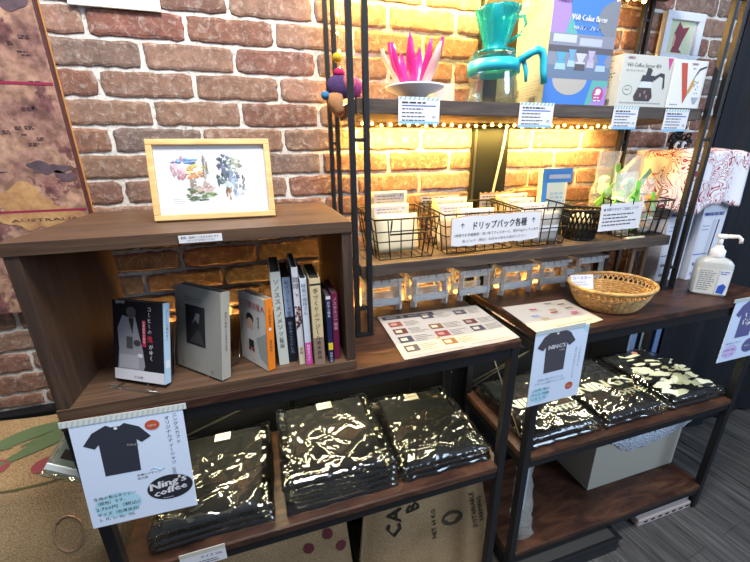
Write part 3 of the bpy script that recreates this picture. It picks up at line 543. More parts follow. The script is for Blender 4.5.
def carton(name, label, cat, x0, x1, y0, y1, z0, z1, m, art=None, group=None):
    t = thing(name, label, cat, ((x0 + x1) / 2, (y0 + y1) / 2, z0), group); B().box(x0, x1, y0, y1, z0, z1, m, .001).build('box_body', t)
    if art: a = B(); art(a, basis((x0, y0 - .0002, z0), *FRONT), basis((x0 - .0002, y1, z0), *LEFT), x1 - x0, y1 - y0, z1 - z0); a.build('print', t)
    return t
def a_brew(a, F_, S, w, d, h_):
    bl, lv, tq, gr = flat('#2f6ec0', .45), flat('#9a78c0', .45), flat('#4f9f9a', .45), flat('#6f727c', .45)
    a.rect(0, w, 0, h_, F_, bl, .0002); a.patch([(0, h_), (0, h_ * .67), (w * .22, h_ * .67), (w * .28, h_ * .8), (w * .24, h_)], F_, lv, .0004); a.patch([(w * .22, h_ * .67), (w * .4, h_ * .67), (w * .28, h_ * .84)], F_, tq, .0005)
    a.patch([(w, h_)] + [(w - w * .32 * math.cos(q), h_ * .82 + h_ * .18 * math.sin(q)) for q in [math.pi / 2 - math.pi * i / 12 for i in range(13)] if w - w * .32 * math.cos(q) <= w] + [(w, h_ * .64)], F_, gr, .0005)
    a.rect(0, w, h_ * .26, h_ * .67, F_, flat('#7d7f90', .5), .0006); a.rect(0, w, h_ * .26, h_ * .38, F_, flat('#5f6f8a', .5), .0007); a.rect(.01, w * .4, h_ * .59, h_ * .66, F_, flat('#b5bac6', .5), .0008); a.rect(w * .45, w * .8, h_ * .57, h_ * .64, F_, flat('#aab0be', .5), .0008); a.rect(0, w, h_ * .5, h_ * .56, F_, flat('#4f4a52', .5), .0007)
    for cx, c1, c2 in ((.2, '#3f8fb0', '#8fb4c4'), (.5, '#b8b4bc', '#3a2a2a'), (.83, '#2f6fc0', '#9ab0c8'), (.36, '#5a8fb0', '#9ab4c0'), (.66, '#a898b8', '#aaa4b4')):
        x = cx * w; y = h_ * (.34 if cx in (.2, .5, .83) else .37); k = .085 if cx in (.2, .5, .83) else .06
        a.patch([(x - w * k, y), (x + w * k, y), (x + w * k * .8, y + h_ * .07), (x - w * k * .8, y + h_ * .07)], F_, flat(c2, .4), .0010); a.rect(x - w * k * .9, x + w * k * .9, y + h_ * .06, y + h_ * .08, F_, flat(c1, .4), .0012)
        a.patch([(x - w * k * .4, y + h_ * .08), (x + w * k * .4, y + h_ * .08), (x + w * k, y + h_ * .16), (x - w * k, y + h_ * .16)], F_, flat(c1, .4), .0011)
    a.disc(w * .38, h_ * .26, w * .27, h_ * .16, F_, flat('#a9a39a', .5), .0005); a.rect(0, w, h_ * .255, h_ * .42, F_, flat('#7d7f90', .5), .00055)
    a.patch([(w * .66, 0), (w, 0), (w, h_ * .26), (w * .74, h_ * .26)], F_, tq, .00045); a.patch([(w * .72, 0), (w, 0), (w, h_ * .22)], F_, lv, .0005)
    a.disc(w * .86, h_ * .12, w * .09, h_ * .075, F_, flat('#b4307c', .45), .0009); a.disc(w * .86, h_ * .145, w * .045, h_ * .03, F_, m_paper, .0011); a.lines(w * .8, w * .92, h_ * .11, .007, 3, F_, m_paper, .003, .0012)
    a.text('HARIO', w * .06, h_ * .93, .0125, F_, flat('#7a2a6a', .4), .0012, bold=.02); a.text('V60 Color Brew', w * .28, h_ * .79, .018, F_, m_paper, .0012, width=w * .54, bold=.05); a.text('V60 カラーブリュー', w * .33, h_ * .71, .011, F_, m_paper, .0012, width=w * .42, bold=.04)
    a.lines(.012, d * .8, h_ * .93, .006, 2, S, m_grey, .003); a.lines(.012, d * .9, h_ * .30, .007, 10, S, m_grey, .0024)
    for q in ((.2, .75), (.6, .75), (.2, .55), (.6, .55)):
        x, y = q[0] * d, q[1] * h_; a.patch([(x, y), (x + .02, y), (x + .025, y + .022), (x - .004, y + .022)], S, flat('#b5b29c', .6)); a.rect(x + .004, x + .016, y - .012, y, S, flat('#a5a28c', .6))
    for i in range(9): a.rect(d * .6 + i * .0026, d * .6 + i * .0026 + .0014, h_ * .04, h_ * .1, S, m_ink)
    a.rect(.01, .03, h_ * .12, h_ * .2, S, flat('#5a5a52', .6))
carton('dripper_box', 'tall blue and violet printed coffee dripper box on the upper hutch shelf', 'box', 1.457, 1.652, -.182, -.06, Z2, 1.672, flat('#b4b298', .6), a_brew)
def a_serv(a, F_, S, w, d, h_):
    k = flat('#241d20', .4)
    a.text('HARIO', w * .08, h_ * .91, .008, F_, flat('#a03070', .4), .0006, bold=.02); a.text('V60 Coffee Server 450', w * .08, h_ * .77, .0125, F_, flat('#4a4c52', .5), .0006, width=w * .68); a.text('V60 コーヒーサーバー', w * .08, h_ * .68, .0065, F_, flat('#4a4c52', .5), .0006, width=w * .36)
    a.patch([(w * .88, h_ * .97), (w * .98, h_ * .97), (w * .935, h_ * .74)], F_, flat('#c03080', .45), .0006)
    a.patch([(w * .34, h_ * .12), (w * .64, h_ * .12), (w * .69, h_ * .2), (w * .64, h_ * .38), (w * .37, h_ * .38), (w * .31, h_ * .2)], F_, flat('#331c1a', .35), .0006); a.patch([(w * .37, h_ * .38), (w * .64, h_ * .38), (w * .63, h_ * .5), (w * .42, h_ * .5)], F_, flat('#c9ccd6', .4), .0007)
    a.patch([(w * .4, h_ * .5), (w * .65, h_ * .5), (w * .66, h_ * .62), (w * .42, h_ * .62)], F_, k, .0008); a.patch([(w * .48, h_ * .62), (w * .58, h_ * .62), (w * .6, h_ * .72), (w * .56, h_ * .76), (w * .5, h_ * .76)], F_, k, .0008)
    a.patch([(w * .65, h_ * .6), (w * .78, h_ * .68), (w * .86, h_ * .66), (w * .9, h_ * .4), (w * .87, h_ * .36), (w * .84, h_ * .6), (w * .77, h_ * .62), (w * .66, h_ * .52)], F_, k, .0009)
    for q in ((.42, .2), (.5, .26), (.55, .17)): a.rect(w * q[0], w * q[0] + .006, h_ * q[1], h_ * q[1] + .008, F_, flat('#8a6a66', .4), .0009)
    pts = [(w * .17 + w * .09 * math.cos(q), h_ * .33 + h_ * .09 * math.sin(q)) for q in [2 * math.pi * i / 24 for i in range(24)]]
    a.tube([F_ @ Vector((x, y, .0006)) for x, y in pts], .0004, flat('#5a9a6a', .5), 4, True); a.lines(w * .12, w * .24, h_ * .33, .005, 1, F_, m_grey, .002); a.lines(w * .06, w * .95, h_ * .07, .005, 1, F_, m_grey, .0024)
    a.lines(.006, d * .9, h_ * .9, .0075, 9, S, flat('#6a6858', .5), .0026)
    for i in range(10): a.rect(d * .55 + i * .0025, d * .55 + i * .0025 + .0014, h_ * .05, h_ * .17, S, m_ink)
carton('server_box', 'white box picturing a dark glass coffee jug, middle box on the shelf', 'box', 1.680, 1.852, -.192, -.09, Z2, 1.563, flat('#c4c4bc', .6), a_serv)
def a_v(a, F_, S, w, d, h_):
    a.patch([(w * .18, h_ * .93), (w * .36, h_ * .93), (w * .53, h_ * .33), (w * .46, h_ * .1)], F_, flat('#b8452f', .45), .0005); a.patch([(w * .46, h_ * .1), (w * .53, h_ * .33), (w * .62, h_ * .62), (w * .56, h_ * .32)], F_, flat('#8c6a34', .45), .0006)
    a.patch([(w * .5, h_ * .3), (w * .66, h_ * .68), (w * .68, h_ * .5), (w * .58, h_ * .32)], F_, flat('#c09048', .45), .0007); a.patch([(w * .62, h_ * .6), (w * .76, h_ * .84), (w * .96, h_ * .9), (w * .96, h_ * .87), (w * .78, h_ * .8)], F_, flat('#2b2028', .4), .0008)
    a.text('HARIO', w * .5, h_ * .9, .008, F_, flat('#a03070', .4), .0006, bold=.02); a.text('V60', w * .56, h_ * .81, .007, F_, m_ink, .0006); a.patch([(w * .7, h_ * .24), (w * .92, h_ * .24), (w * .84, h_ * .1), (w * .78, h_ * .1)], F_, flat('#9aa2b0', .5), .0006); a.lines(w * .08, w * .36, h_ * .07, .005, 1, F_, m_grey, .0022)
    for i in range(10): a.disc(w * random.uniform(.68, .84), h_ * random.uniform(.3, .6), .0015, .0015, F_, flat('#5a4030', .5), .0007, 8)
carton('filter_box', 'small white box with a big red letter V, rightmost on the shelf', 'box', 1.858, 1.982, -.192, -.12, Z2, 1.560, flat('#dcdcd8', .6), a_v)
fp = thing('filter_pack', 'flat grey and white filter packet lying behind the clear server', 'packet', (1.34, -.05, Z2))
B().box(1.33, 1.455, -.066, -.05, Z2, 1.535, flat('#c9c6ae', .6), .002).build('packet_body', fp); B().box(1.362, 1.402, -.0675, -.0655, Z2 + .02, 1.525, flat('#2a2a2c', .5), .0003).build('dark_panel', fp)
tb = B(); tb.box(1.205, 1.262, -.10, -.06, Z2, Z2 + .052, m_frost, .004); tag(tb.build('clear_tray'), 'small clear plastic tray between the pink petals and server', 'tray')

# felt ornament on the left post
fo = thing('felt_ornament', 'felt elephant ornament with pompoms hanging by the left hutch post', 'ornament', (.965, -.115, 1.44))
B().tube([(.969, -.12, 1.75), (.972, -.12, 1.59), (.963, -.118, 1.535), (.966, -.116, 1.505)], .0016, flat('#b9a07a', .7), 6).build('cord', fo)
fe = lambda c: flat(c, .95, bump=.6, bs=200)
B().blob((.963, -.118, 1.531), (.011, .011, .010), fe('#c4a52a'), 12).build('bead', fo); B().blob((.966, -.118, 1.502), (.013, .012, .010), fe('#b01e58'), 12).build('pompom', fo); B().blob((.933, -.118, 1.456), (.010, .010, .009), fe('#2b6f9c'), 12).build('pompom', fo)
bd = B(); bd.blob((.968, -.115, 1.475), (.031, .02, .026), fe('#46305c'), 18); bd.blob((.998, -.112, 1.476), (.022, .017, .022), fe('#8c3c74'), 18); fb = bd.build('body', fo)
B().blob((.985, -.131, 1.483), (.014, .008, .017), fe('#c06a74'), 14).build('ear', fb)
B().tube([(.955, -.122, 1.458), (.953, -.124, 1.438), (.960, -.128, 1.424), (.966, -.130, 1.416)], [.016, .018, .014, .010], fe('#a3754f'), 10).build('trunk', fo)
for x in (.99, 1.007): B().tube([(x, -.112, 1.470), (x + .002, -.112, 1.453)], .008, fe('#8c3c74'), 8).build('leg', fo)

# ------------------------------------------------------------ baskets on the middle hutch shelf
Z1 = 1.0805
def wire_basket(label, x0, x1, y0, y1, h_, handle=False):
    t = thing('wire_basket', label, 'basket', ((x0 + x1) / 2, (y0 + y1) / 2, Z1), 'black wire baskets on the hutch shelf'); tp = .014; z0, z1 = Z1 + .005, Z1 + h_
    top = [(x0, y0, z1), (x1, y0, z1), (x1, y1, z1 + .012), (x0, y1, z1 + .012)]; bot = [(x0 + tp, y0 + tp * .4, z0), (x1 - tp, y0 + tp * .4, z0), (x1 - tp, y1 - tp, z0), (x0 + tp, y1 - tp, z0)]
    B().tube(top, .0024, m_wire, 8, True).build('rim', t); w = B(); w.tube(bot, .0018, m_wire, 6, True)
    P = lambda q, k: [Vector(q[k]), Vector(q[(k + 1) % 4])]
    for k in range(4):
        a, b_ = P(top, k); c, d = P(bot, k); n = max(5, int((b_ - a).length / .031))
        for i in range(1, n): s = i / n; w.tube([a.lerp(b_, s), c.lerp(d, s), c.lerp(d, s) + Vector((0, 0, -.002))], .0016, m_wire, 5)
        for f in (.3, .55): w.tube([a.lerp(c, f), b_.lerp(d, f)], .0016, m_wire, 5)
        w.tube([a, c], .0016, m_wire, 5)
    for i in range(1, 7): s = i / 7; w.tube([Vector(bot[0]).lerp(Vector(bot[1]), s), Vector(bot[3]).lerp(Vector(bot[2]), s)], .0012, m_wire, 5)
    w.build('wire_mesh', t)
    if handle:
        c = (x0 + x1) / 2; B().tube([(c - .04, y0 - .001, z1), (c - .044, y0 - .007, z1 - .018), (c - .047, y0 - .008, z1 - .035), (c + .05, y0 - .008, z1 - .035), (c + .047, y0 - .007, z1 - .018), (c + .044, y0 - .001, z1)], .0022, m_wire, 6).build('handle', t)
    return t
wire_basket('leftmost black wire basket with cream coffee pouches and no banner', 1.020, 1.188, -.190, -.034, .104, True)
wire_basket('black wire basket behind the left half of the white drip coffee banner', 1.203, 1.425, -.190, -.034, .106, True)
wire_basket('black wire basket holding grey printed pouches right of the banner', 1.438, 1.598, -.190, -.034, .108)
wire_basket('rightmost black wire basket on the hutch shelf, full of clear candy bags', 1.790, 1.984, -.190, -.060, .108)
wv_ = B(); cx, cy = 1.69, -.135
for k, (dx, dz) in enumerate(((1, 1), (-1, 1))):
    for i in range(26):
        pts = []
        for j in range(9):
            s = j / 8; a = 2 * math.pi * i / 26 + dx * s * .55; rx = .042 + .014 * s; pts.append((cx + rx * 1.0 * math.cos(a) * 1.0, cy + rx * .95 * math.sin(a), Z1 + .004 + .086 * s))
        wv_.tube(pts, .0028, m_wire, 5)
rimp = lambda r_, z: [(cx + r_ * math.cos(a), cy + r_ * .95 * math.sin(a), z) for a in [2 * math.pi * i / 30 for i in range(30)]]
wt = thing('woven_basket', 'small round black open weave basket between the wire baskets', 'basket', (cx, cy, Z1)); wv_.build('weave', wt)
B().tube(rimp(.057, Z1 + .09), .004, m_wire, 8, True).build('rim', wt); B().lathe([(.042, .001), (.042, .006)], (cx, cy, Z1), m_wire, 30).build('base', wt)
tag(B().blob((cx, cy, Z1 + .045), (.034, .032, .034), flat('#c9c29a', .7), 12, .25).build('wrapped_sweet'), 'pale wrapped sweet inside the small round black basket', 'sweet')

def pouch(label, x, y, w, h_, t_, tilt, body, lab=None, yaw=0, name='drip_bag', cat='coffee pouch', group='drip coffee pouches', z=Z1 + .007, marks=True):
    X = Matrix.Translation((x, y, z)) @ Matrix.Rotation(R(yaw), 4, 'Z') @ Matrix.Rotation(R(-tilt), 4, 'X')
    o = thing(name, label, cat, None, group, X); n, m_ = 7, 9; V = []; F = []
    for sgn in (-1, 1):
        for j in range(m_):
            for i in range(n):
                a, b_ = i / (n - 1), j / (m_ - 1); k = math.sin(math.pi * a) ** .5 * math.sin(math.pi * b_) ** .5 if 0 < i < n - 1 and 0 < j < m_ - 1 else 0; V.append(((a - .5) * w, sgn * (.0008 + t_ / 2 * k), b_ * h_))
    q = n * m_
    for j in range(m_ - 1):
        for i in range(n - 1): a = j * n + i; F += [(a, a + 1, a + n + 1, a + n), (q + a, q + a + n, q + a + n + 1, q + a + 1)]
    for i in range(n - 1): F += [(i, q + i, q + i + 1, i + 1), ((m_ - 1) * n + i, (m_ - 1) * n + i + 1, q + (m_ - 1) * n + i + 1, q + (m_ - 1) * n + i)]
    for j in range(m_ - 1): F += [(j * n, j * n + n, q + j * n + n, q + j * n), (j * n + n - 1, q + j * n + n - 1, q + j * n + 2 * n - 1, j * n + 2 * n - 1)]
    B(X).add(V, F, body, True).build('pouch', o)
    if lab:
        fr = X @ basis((-w * .42, -t_ / 2 - .0014, 0), *FRONT); l = B(); z0, z1 = lab; l.rect(0, w * .84, h_ * z0, h_ * z1, fr, m_paper, .0002)
        if marks: l.lines(w * .08, w * .76, h_ * z1 - .010, .0075, max(1, int(h_ * (z1 - z0) / .010)), fr, flat('#8a867c', .6), .0026, .0006); l.disc(w * .74, h_ * z1 - .007, .002, .002, fr, m_ink, .0007, 8)
        l.build('pouch_label', o)
    return o
m_pgrey = flat('#a9a49c', .5)
pouch('tall white coffee pouch at the back of the leftmost wire basket', 1.105, -.052, .105, .150, .012, 3, m_cream, (.72, .97))
pouch('cream coffee pouch in the middle of the leftmost wire basket', 1.098, -.085, .11, .12, .016, 6, m_cream, (.62, .95))
pouch('front cream coffee pouch seen through the leftmost wire basket', 1.105, -.125, .115, .098, .02, 10, m_cream)
pouch('pale coffee pouch at the back of the basket behind the banner', 1.29, -.055, .11, .125, .012, 3, m_cream, (.6, .95))
pouch('cream coffee pouch with a green mark in the basket behind the banner', 1.295, -.088, .12, .112, .014, 8, m_cream, (.65, .96), 4)
pouch('front coffee pouch with white top seen above the banner left half', 1.345, -.118, .11, .100, .014, 10, m_cream, (.7, .97), -6)
pouch('kraft coffee pouch standing at the front of the basket behind the banner', 1.27, -.150, .11, .085, .018, 6, m_kraft)
pouch('back white labelled pouch in the basket right of the banner', 1.50, -.055, .11, .128, .012, 3, m_cream, (.7, .97))
pouch('middle white labelled pouch in the basket right of the banner', 1.508, -.085, .105, .117, .014, 6, m_cream, (.7, .97), -3)
pouch('front white labelled pouch in the basket right of the banner', 1.53, -.112, .11, .105, .014, 8, m_cream, (.7, .97), -5)
pouch('cream pouch at the left front corner of the basket right of banner', 1.478, -.148, .06, .088, .014, 5, m_cream)
pouch('grey coffee pouch with dark swirl at the front of the basket right of banner', 1.545, -.160, .085, .086, .014, 4, m_pgrey, (.35, .55), marks=False)
def header(label, x, y, z, w, h_, yaw=0):
    X = Matrix.Translation((x, y, z)) @ Matrix.Rotation(R(yaw), 4, 'Z'); fr = X @ basis((0, -.0012, 0), *FRONT); o = B()
    pts = [(0, 0), (w, 0)] + [(w - w * i / 12, h_ - (.004 if i % 2 else 0)) for i in range(13)]; o.prism(pts, fr, .0012, flat('#b99a72', .7)); o.rect(.002, w - .002, .001, h_ - .008, fr, flat('#d5d3d2', .7), .0014); o.lines(.008, w - .01, h_ - .016, .009, 2, fr, m_ink, .0032, .0018); o.rect(.01, w * .6, .006, .010, fr, flat('#7c88a0', .6), .0017)
    return tag(o.build('name_card'), label, 'card', 'torn edged name cards in the baskets')
header('grey name card behind pouches in the basket left of the wall strip', 1.205, -.03, 1.18, .125, .046, 0)
header('name card standing in front of the dark wall strip', 1.40, -.03, 1.178, .118, .044, 0)

fr = basis((1.214, -.2085, 1.108), (1, 0, .012), (0, 0, 1))
bn = thing('drip_coffee_banner', 'white paper banner with large black drip coffee lettering across two baskets', 'sign', fr.translation)
bb = B(); ed = [(0, .004)] + [(.26 * i / 14, random.uniform(-.002, .002)) for i in range(1, 14)] + [(.262, .004), (.262, .072)] + [(.26 * (13 - i) / 14, .074 + random.uniform(-.0015, .0015)) for i in range(13)] + [(0, .072)]
bb.prism([(x * 1.02 - .003, y * 1.03) for x, y in ed], fr, .001, flat('#b08e66', .7)); bb.prism(ed, fr, .0006, m_paper, .0012); bb.build('paper', bn)
bt = B(); bt.text('ドリップバック各種', .055, .042, .0225, fr, m_ink, .0024, width=.158, bold=.018); bt.text('↑', .022, .046, .018, fr, m_ink, .0024); bt.text('↑', .232, .046, .018, fr, m_ink, .0024)
bt.text('1杯用でお手軽簡単！深い味でフィルターに、粉が10g入っています', .006, .025, .009, fr, m_ink, .0024, width=.25); bt.text('各1パック（税込）お好みの味をお選びください', .03, .01, .0085, fr, flat('#5a5d66', .6), .0024, width=.19); bt.build('lettering', bn)
fr = basis((1.692, -.198, 1.112), (1, 0, .01), (-.26, 0, 1))
cs = thing('notice_card', 'white notice card clipped to the rightmost wire basket front', 'sign', fr.translation)
cc = B(); cc.prism([(0, 0), (.155, 0), (.155, .078), (0, .078)], fr, .001, m_paper); cc.text('● 試飲できます ご自由にどうぞ', .008, .058, .0095, fr, flat('#2b3a78', .6), .0015, width=.13); cc.lines(.01, .14, .045, .010, 4, fr, flat('#4a4d58', .6), .0034, .0015); cc.build('card', cs)
for x in (.03, .115): B().tube([fr @ Vector((x, .072, .001)), fr @ Vector((x - .001, .088, .002)), fr @ Vector((x - .008, .094, -.004))], .0018, m_wire, 6).build('hook', cs)
fl = B(); fr = basis((1.815, -.197, 1.0805), (1, .05, 0), (-.25, 1, 0)); fl.prism([(0, 0), (.075, 0), (.075, .045), (0, .045)], fr, .003, flat('#d6cfae', .6)); fl.lines(.008, .06, .032, .008, 3, fr, m_grey, .003, .0034); tag(fl.build('flat_card'), 'small cream card lying flat at the right end of the hutch shelf', 'card')

# clear candy bags, blue pouch
def sweetbag(label, x, y, z, w, h_, d, cols, yaw=0, tilt=0):
    X = Matrix.Translation((x, y, z)) @ Matrix.Rotation(R(yaw), 4, 'Z') @ Matrix.Rotation(R(-tilt), 4, 'X')
    o = thing('candy_bag', label, 'candy bag', None, 'clear candy bags in the rightmost basket', X); n = 12; V = []; F = []
    for j in range(n):
        b_ = j / (n - 1); rad = (math.sin(math.pi * min(.999, .12 + b_ * .8)) ** .6) * (1 if b_ < .75 else .75 if b_ < .85 else .9)
        for i in range(18): a = 2 * math.pi * i / 18; k = 1 + random.uniform(-.12, .12); V.append((w / 2 * math.cos(a) * k * (rad if b_ < .7 else 1), d / 2 * math.sin(a) * k * rad * (1 if b_ < .6 else .35), b_ * h_))
    for j in range(n - 1): F += [(j * 18 + i, j * 18 + (i + 1) % 18, (j + 1) * 18 + (i + 1) % 18, (j + 1) * 18 + i) for i in range(18)]
    B(X).add(V, F, m_candy, True).build('film', o)
    for k in range(7): c = cols[k % len(cols)]; B(X).blob((random.uniform(-.3, .3) * w, random.uniform(-.2, .2) * d, h_ * (.12 + .085 * k)), (w * .26, d * .28, h_ * .075), flat(c, .4), 10, .2).build('sweet', o)
    for k in range(3):
        s = X @ Matrix.Translation((w * (-.25 + .25 * k), 0, h_ * (.45 + .1 * k))) @ Matrix.Rotation(R(random.uniform(-60, 60)), 4, 'Y'); B(s).box(-w * .1, w * .1, -d * .46, -d * .42, -h_ * .16, h_ * .2, flat(cols[0] if k != 1 else '#7ec93a', .4), .002).build('ribbon', o)
    return o
GR = ['#8cc63a', '#e6e2c4', '#dfe3d0', '#5fb06a']
for q in (('candy bag with lime green ribbon beside the blue pouch', 1.815, -.086, Z1 + .008, .10, .245, .05, GR, 5, 0), ('candy bag with green ribbon at the front left of the rightmost basket', 1.838, -.152, Z1 + .008, .085, .185, .05, ['#6fbf3a', '#dfe0c8', '#cfe0b0'], -8, 6), ('candy bag with pale green ribbon at the back right of the rightmost basket', 1.915, -.088, Z1 + .008, .09, .235, .048, ['#8ac8a0', '#ece6d0', '#d8b8b0'], 4, 0), ('candy bag with brown contents against the draped floral cloth', 1.930, -.152, Z1 + .008, .08, .165, .05, ['#c08a4a', '#e8e4d8', '#a8c070'], 10, 6)): sweetbag(*q)
bp = pouch('blue and white zip pouch standing behind the small round basket', 1.628, -.075, .108, .205, .03, 2, flat('#d9dcc8', .4), None, 0, 'zip_pouch', 'pouch', None, Z1)
X = MW[bp.name]; fr = X @ basis((-.054, -.016, 0), *FRONT); o = B(); bl = flat('#3f8fd6', .4); o.rect(0, .108, .165, .205, fr, bl, .001); o.patch([(0, 0), (.022, 0), (.018, .165), (0, .165)], fr, bl, .002); o.rect(.02, .1, .176, .188, fr, m_paper, .003); o.lines(.03, .09, .13, .012, 3, fr, flat('#a9c0d8', .5), .006, .004); o.build('pouch_label', bp)

# ------------------------------------------------------------ white stools under the hutch shelf
def stool(x0, x1, label, proto=None):
    y0, y1, H = -.085, -.018, .098
    t = thing('mini_stool', label, 'stool', ((x0 + x1) / 2, (y0 + y1) / 2, ZT + .0005), 'white mini wooden stools under the hutch shelf'); Z = ZT + .0005
    for i in range(5): w = (x1 - x0 + .016) / 5; B().box(x0 - .008 + i * w + .001, x0 - .008 + (i + 1) * w - .001, y0 - .006, y1, Z + H - .010, Z + H, m_whwood, .001).build('slat', t)
    for y in (y0, y1 - .012):
        B().box(x0 + .002, x1 - .002, y, y + .01, Z + H - .024, Z + H - .0105, m_whwood, .001).build('apron', t); B().box(x0 - .002, x1 + .002, y - .002, y + .006, Z + .018, Z + .041, m_whwood, .001).build('rail', t)
        for s, x in ((-1, x0 + .008), (1, x1 - .008)): B().tube([(x + s * .003, y + .007, Z), (x, y + .007, Z + H - .011)], .0105, m_whwood, 4).build('leg', t)
for i, (a, b_) in enumerate(((1.030, 1.130), (1.168, 1.280), (1.322, 1.425), (1.470, 1.585), (1.618, 1.725), (1.765, 1.880))):
    stool(a, b_, 'white wooden mini stool, %s in the row under the hutch shelf' % ('leftmost', 'second from left', 'third from left', 'fourth from left', 'fifth from left', 'rightmost')[i])
bs = thing('brown_stand', 'small brown wooden stand beside the rightmost white mini stool', 'stand', (1.945, -.11, ZT))
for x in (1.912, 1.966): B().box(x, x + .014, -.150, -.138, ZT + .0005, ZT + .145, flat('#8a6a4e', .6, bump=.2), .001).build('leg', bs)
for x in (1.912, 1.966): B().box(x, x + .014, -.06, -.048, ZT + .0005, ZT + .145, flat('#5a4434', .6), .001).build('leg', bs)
B().box(1.926, 1.966, -.148, -.14, ZT + .02, ZT + .034, flat('#7a5a40', .6), .001).box(1.926, 1.966, -.148, -.14, ZT + .12, ZT + .134, flat('#7a5a40', .6), .001).build('rail', bs)

# ------------------------------------------------------------ cartons under the floral cloth
def a_minor(a, F_, S, w, d, h_):
    ink = flat('#4a4aa8', .55)
    a.text('MINOR FIGURES', w * .06, h_ * .535, .0165, F_, ink, .0006, width=w * .82, bold=.03); a.rect(w * .04, w * .05, h_ * .22, h_ * .52, F_, flat('#b4b6c4', .6)); a.patch([(w * .72, h_ * .5), (w * .77, h_ * .5), (w * .7, h_ * .16), (w * .65, h_ * .16)], F_, flat('#3d2733', .6))
    a.patch([(w * .5, h_ * .5), (w * .66, h_ * .5), (w * .6, h_ * .2), (w * .46, h_ * .2)], F_, flat('#b9bccb', .6), .0004); a.lines(w * .12, w * .4, h_ * .45, .012, 2, F_, flat('#8486b0', .6), .003); a.rect(.002, w * .6, h_ * .215, h_ * .222, F_, ink); a.text('BARISTA', w * .1, h_ * .125, .016, F_, ink, .0006, width=w * .48, bold=.02); a.text('ORGANIC', w * .1, h_ * .04, .016, F_, ink, .0006, width=w * .48, bold=.02)
    for k in range(6): a.tube([S @ Vector((.01 + .011 * k + .006 * math.sin(i * .9), .01 + .011 * i + (k % 2) * .01, .0006)) for i in range(9)], .0012, flat('#3a3a58', .6), 4)
carton('oat_milk_carton', 'white drink carton with violet lettering, left one under the floral cloth', 'carton', 2.048, 2.162, -.145, -.03, ZT + .0005, 1.318, m_ctn, a_minor, 'white cartons under the floral cloth')
carton('oat_milk_carton', 'white drink carton with violet lettering, right one beside the hand sanitizer', 'carton', 2.170, 2.284, -.165, -.035, ZT + .0005, 1.318, m_ctn, a_minor, 'white cartons under the floral cloth')
cl = B(); nx, ny = 46, 30; V = []; F = []
sx0, sx1, syf, syb = 1.80, 2.40, -.30, .0
for j in range(ny):
    for i in range(nx):
        s = i / (nx - 1); q = j / (ny - 1); x = 1.90 + .395 * s; w_ = math.sin(s * 23) * .005 + math.sin(s * 9 + 1) * .006
        yf = -.052 if x < 1.99 else -.052 - .128 * min(1, (x - 1.99) / .045)
        top = 1.332 + .004 * math.sin(s * 17 + 2) if x > 2.0 else 1.332 - (2.0 - x) ** 1.15 * 1.2
        if x > 2.27: top -= .03 * ((x - 2.27) / .025) ** 2
        drop = top - (1.152 + .012 * math.sin(s * 11) + (.012 if x > 2.2 else 0)); drop = max(drop, .02); w_ *= min(1, (2.295 - x) / .03)
        back = -.038 if x < 1.99 else -.020; dep = abs(yf - back)
        L_ = dep + drop; d = q * L_
        if d < drop: z = top - drop + d; y = yf - .006 * (1 - d / drop) + w_ * (1 - d / drop)
        else: y = yf + (d - drop); z = top + .002 * math.sin(y * 60 + s * 12)
        e = min(1, abs(d - drop) / .03); z -= (1 - e) * .006
        V.append((x, y, z))
for j in range(ny - 1): F += [(j * nx + i, j * nx + i + 1, (j + 1) * nx + i + 1, (j + 1) * nx + i) for i in range(nx - 1)]
cl.add(V, F, m_floral, True)
for i_ in (0,):
    sd = [(2.294, -.178 + .15 * k / 8, z) for k in range(9) for z in (1.30, 1.16 + .01 * math.sin(k))]
    cl.add(sd, [(2 * k, 2 * k + 2, 2 * k + 3, 2 * k + 1) for k in range(8)], m_floral, True)
co = cl.build('floral_cloth'); tag(co, 'white cloth with red floral print draped over the cartons', 'cloth'); sm = co.modifiers.new('thickness', 'SOLIDIFY'); sm.thickness = .002; sm.offset = 1
og = thing('black_ornament', 'black openwork ornament with two white eyes peeking above the floral cloth', 'ornament', (2.135, -.05, 1.333))
o = B(); fr = basis((2.075, -.058, 1.333), *FRONT)
for k in range(16): a = random.uniform(.1, 3.0); rr = random.uniform(.025, .05); cx_, cz_ = .06 + rr * math.cos(a), .018 + rr * math.sin(a) * .9; o.tube([fr @ Vector((cx_ + .010 * (1 - .05 * i) * math.cos(i * .8 + k), cz_ + .008 * math.sin(i * .8 + k), .003 * math.sin(k + i))) for i in range(9)], .0035, m_wire, 6)
o.tube([fr @ Vector((.06 + .012 * math.cos(i * .7), .07 + .010 * math.sin(i * .7), 0)) for i in range(10)], .004, m_wire, 6); o.blob((2.135, -.05, 1.345), (.034, .006, .016), m_wire, 14); o.build('openwork', og)
for x in (.045, .077): B().blob(fr @ Vector((x, .016, .004)), (.012, .004, .013), m_paper, 12).blob(fr @ Vector((x + .002, .014, .008)), (.005, .002, .007), m_ink, 10).build('eye', og)

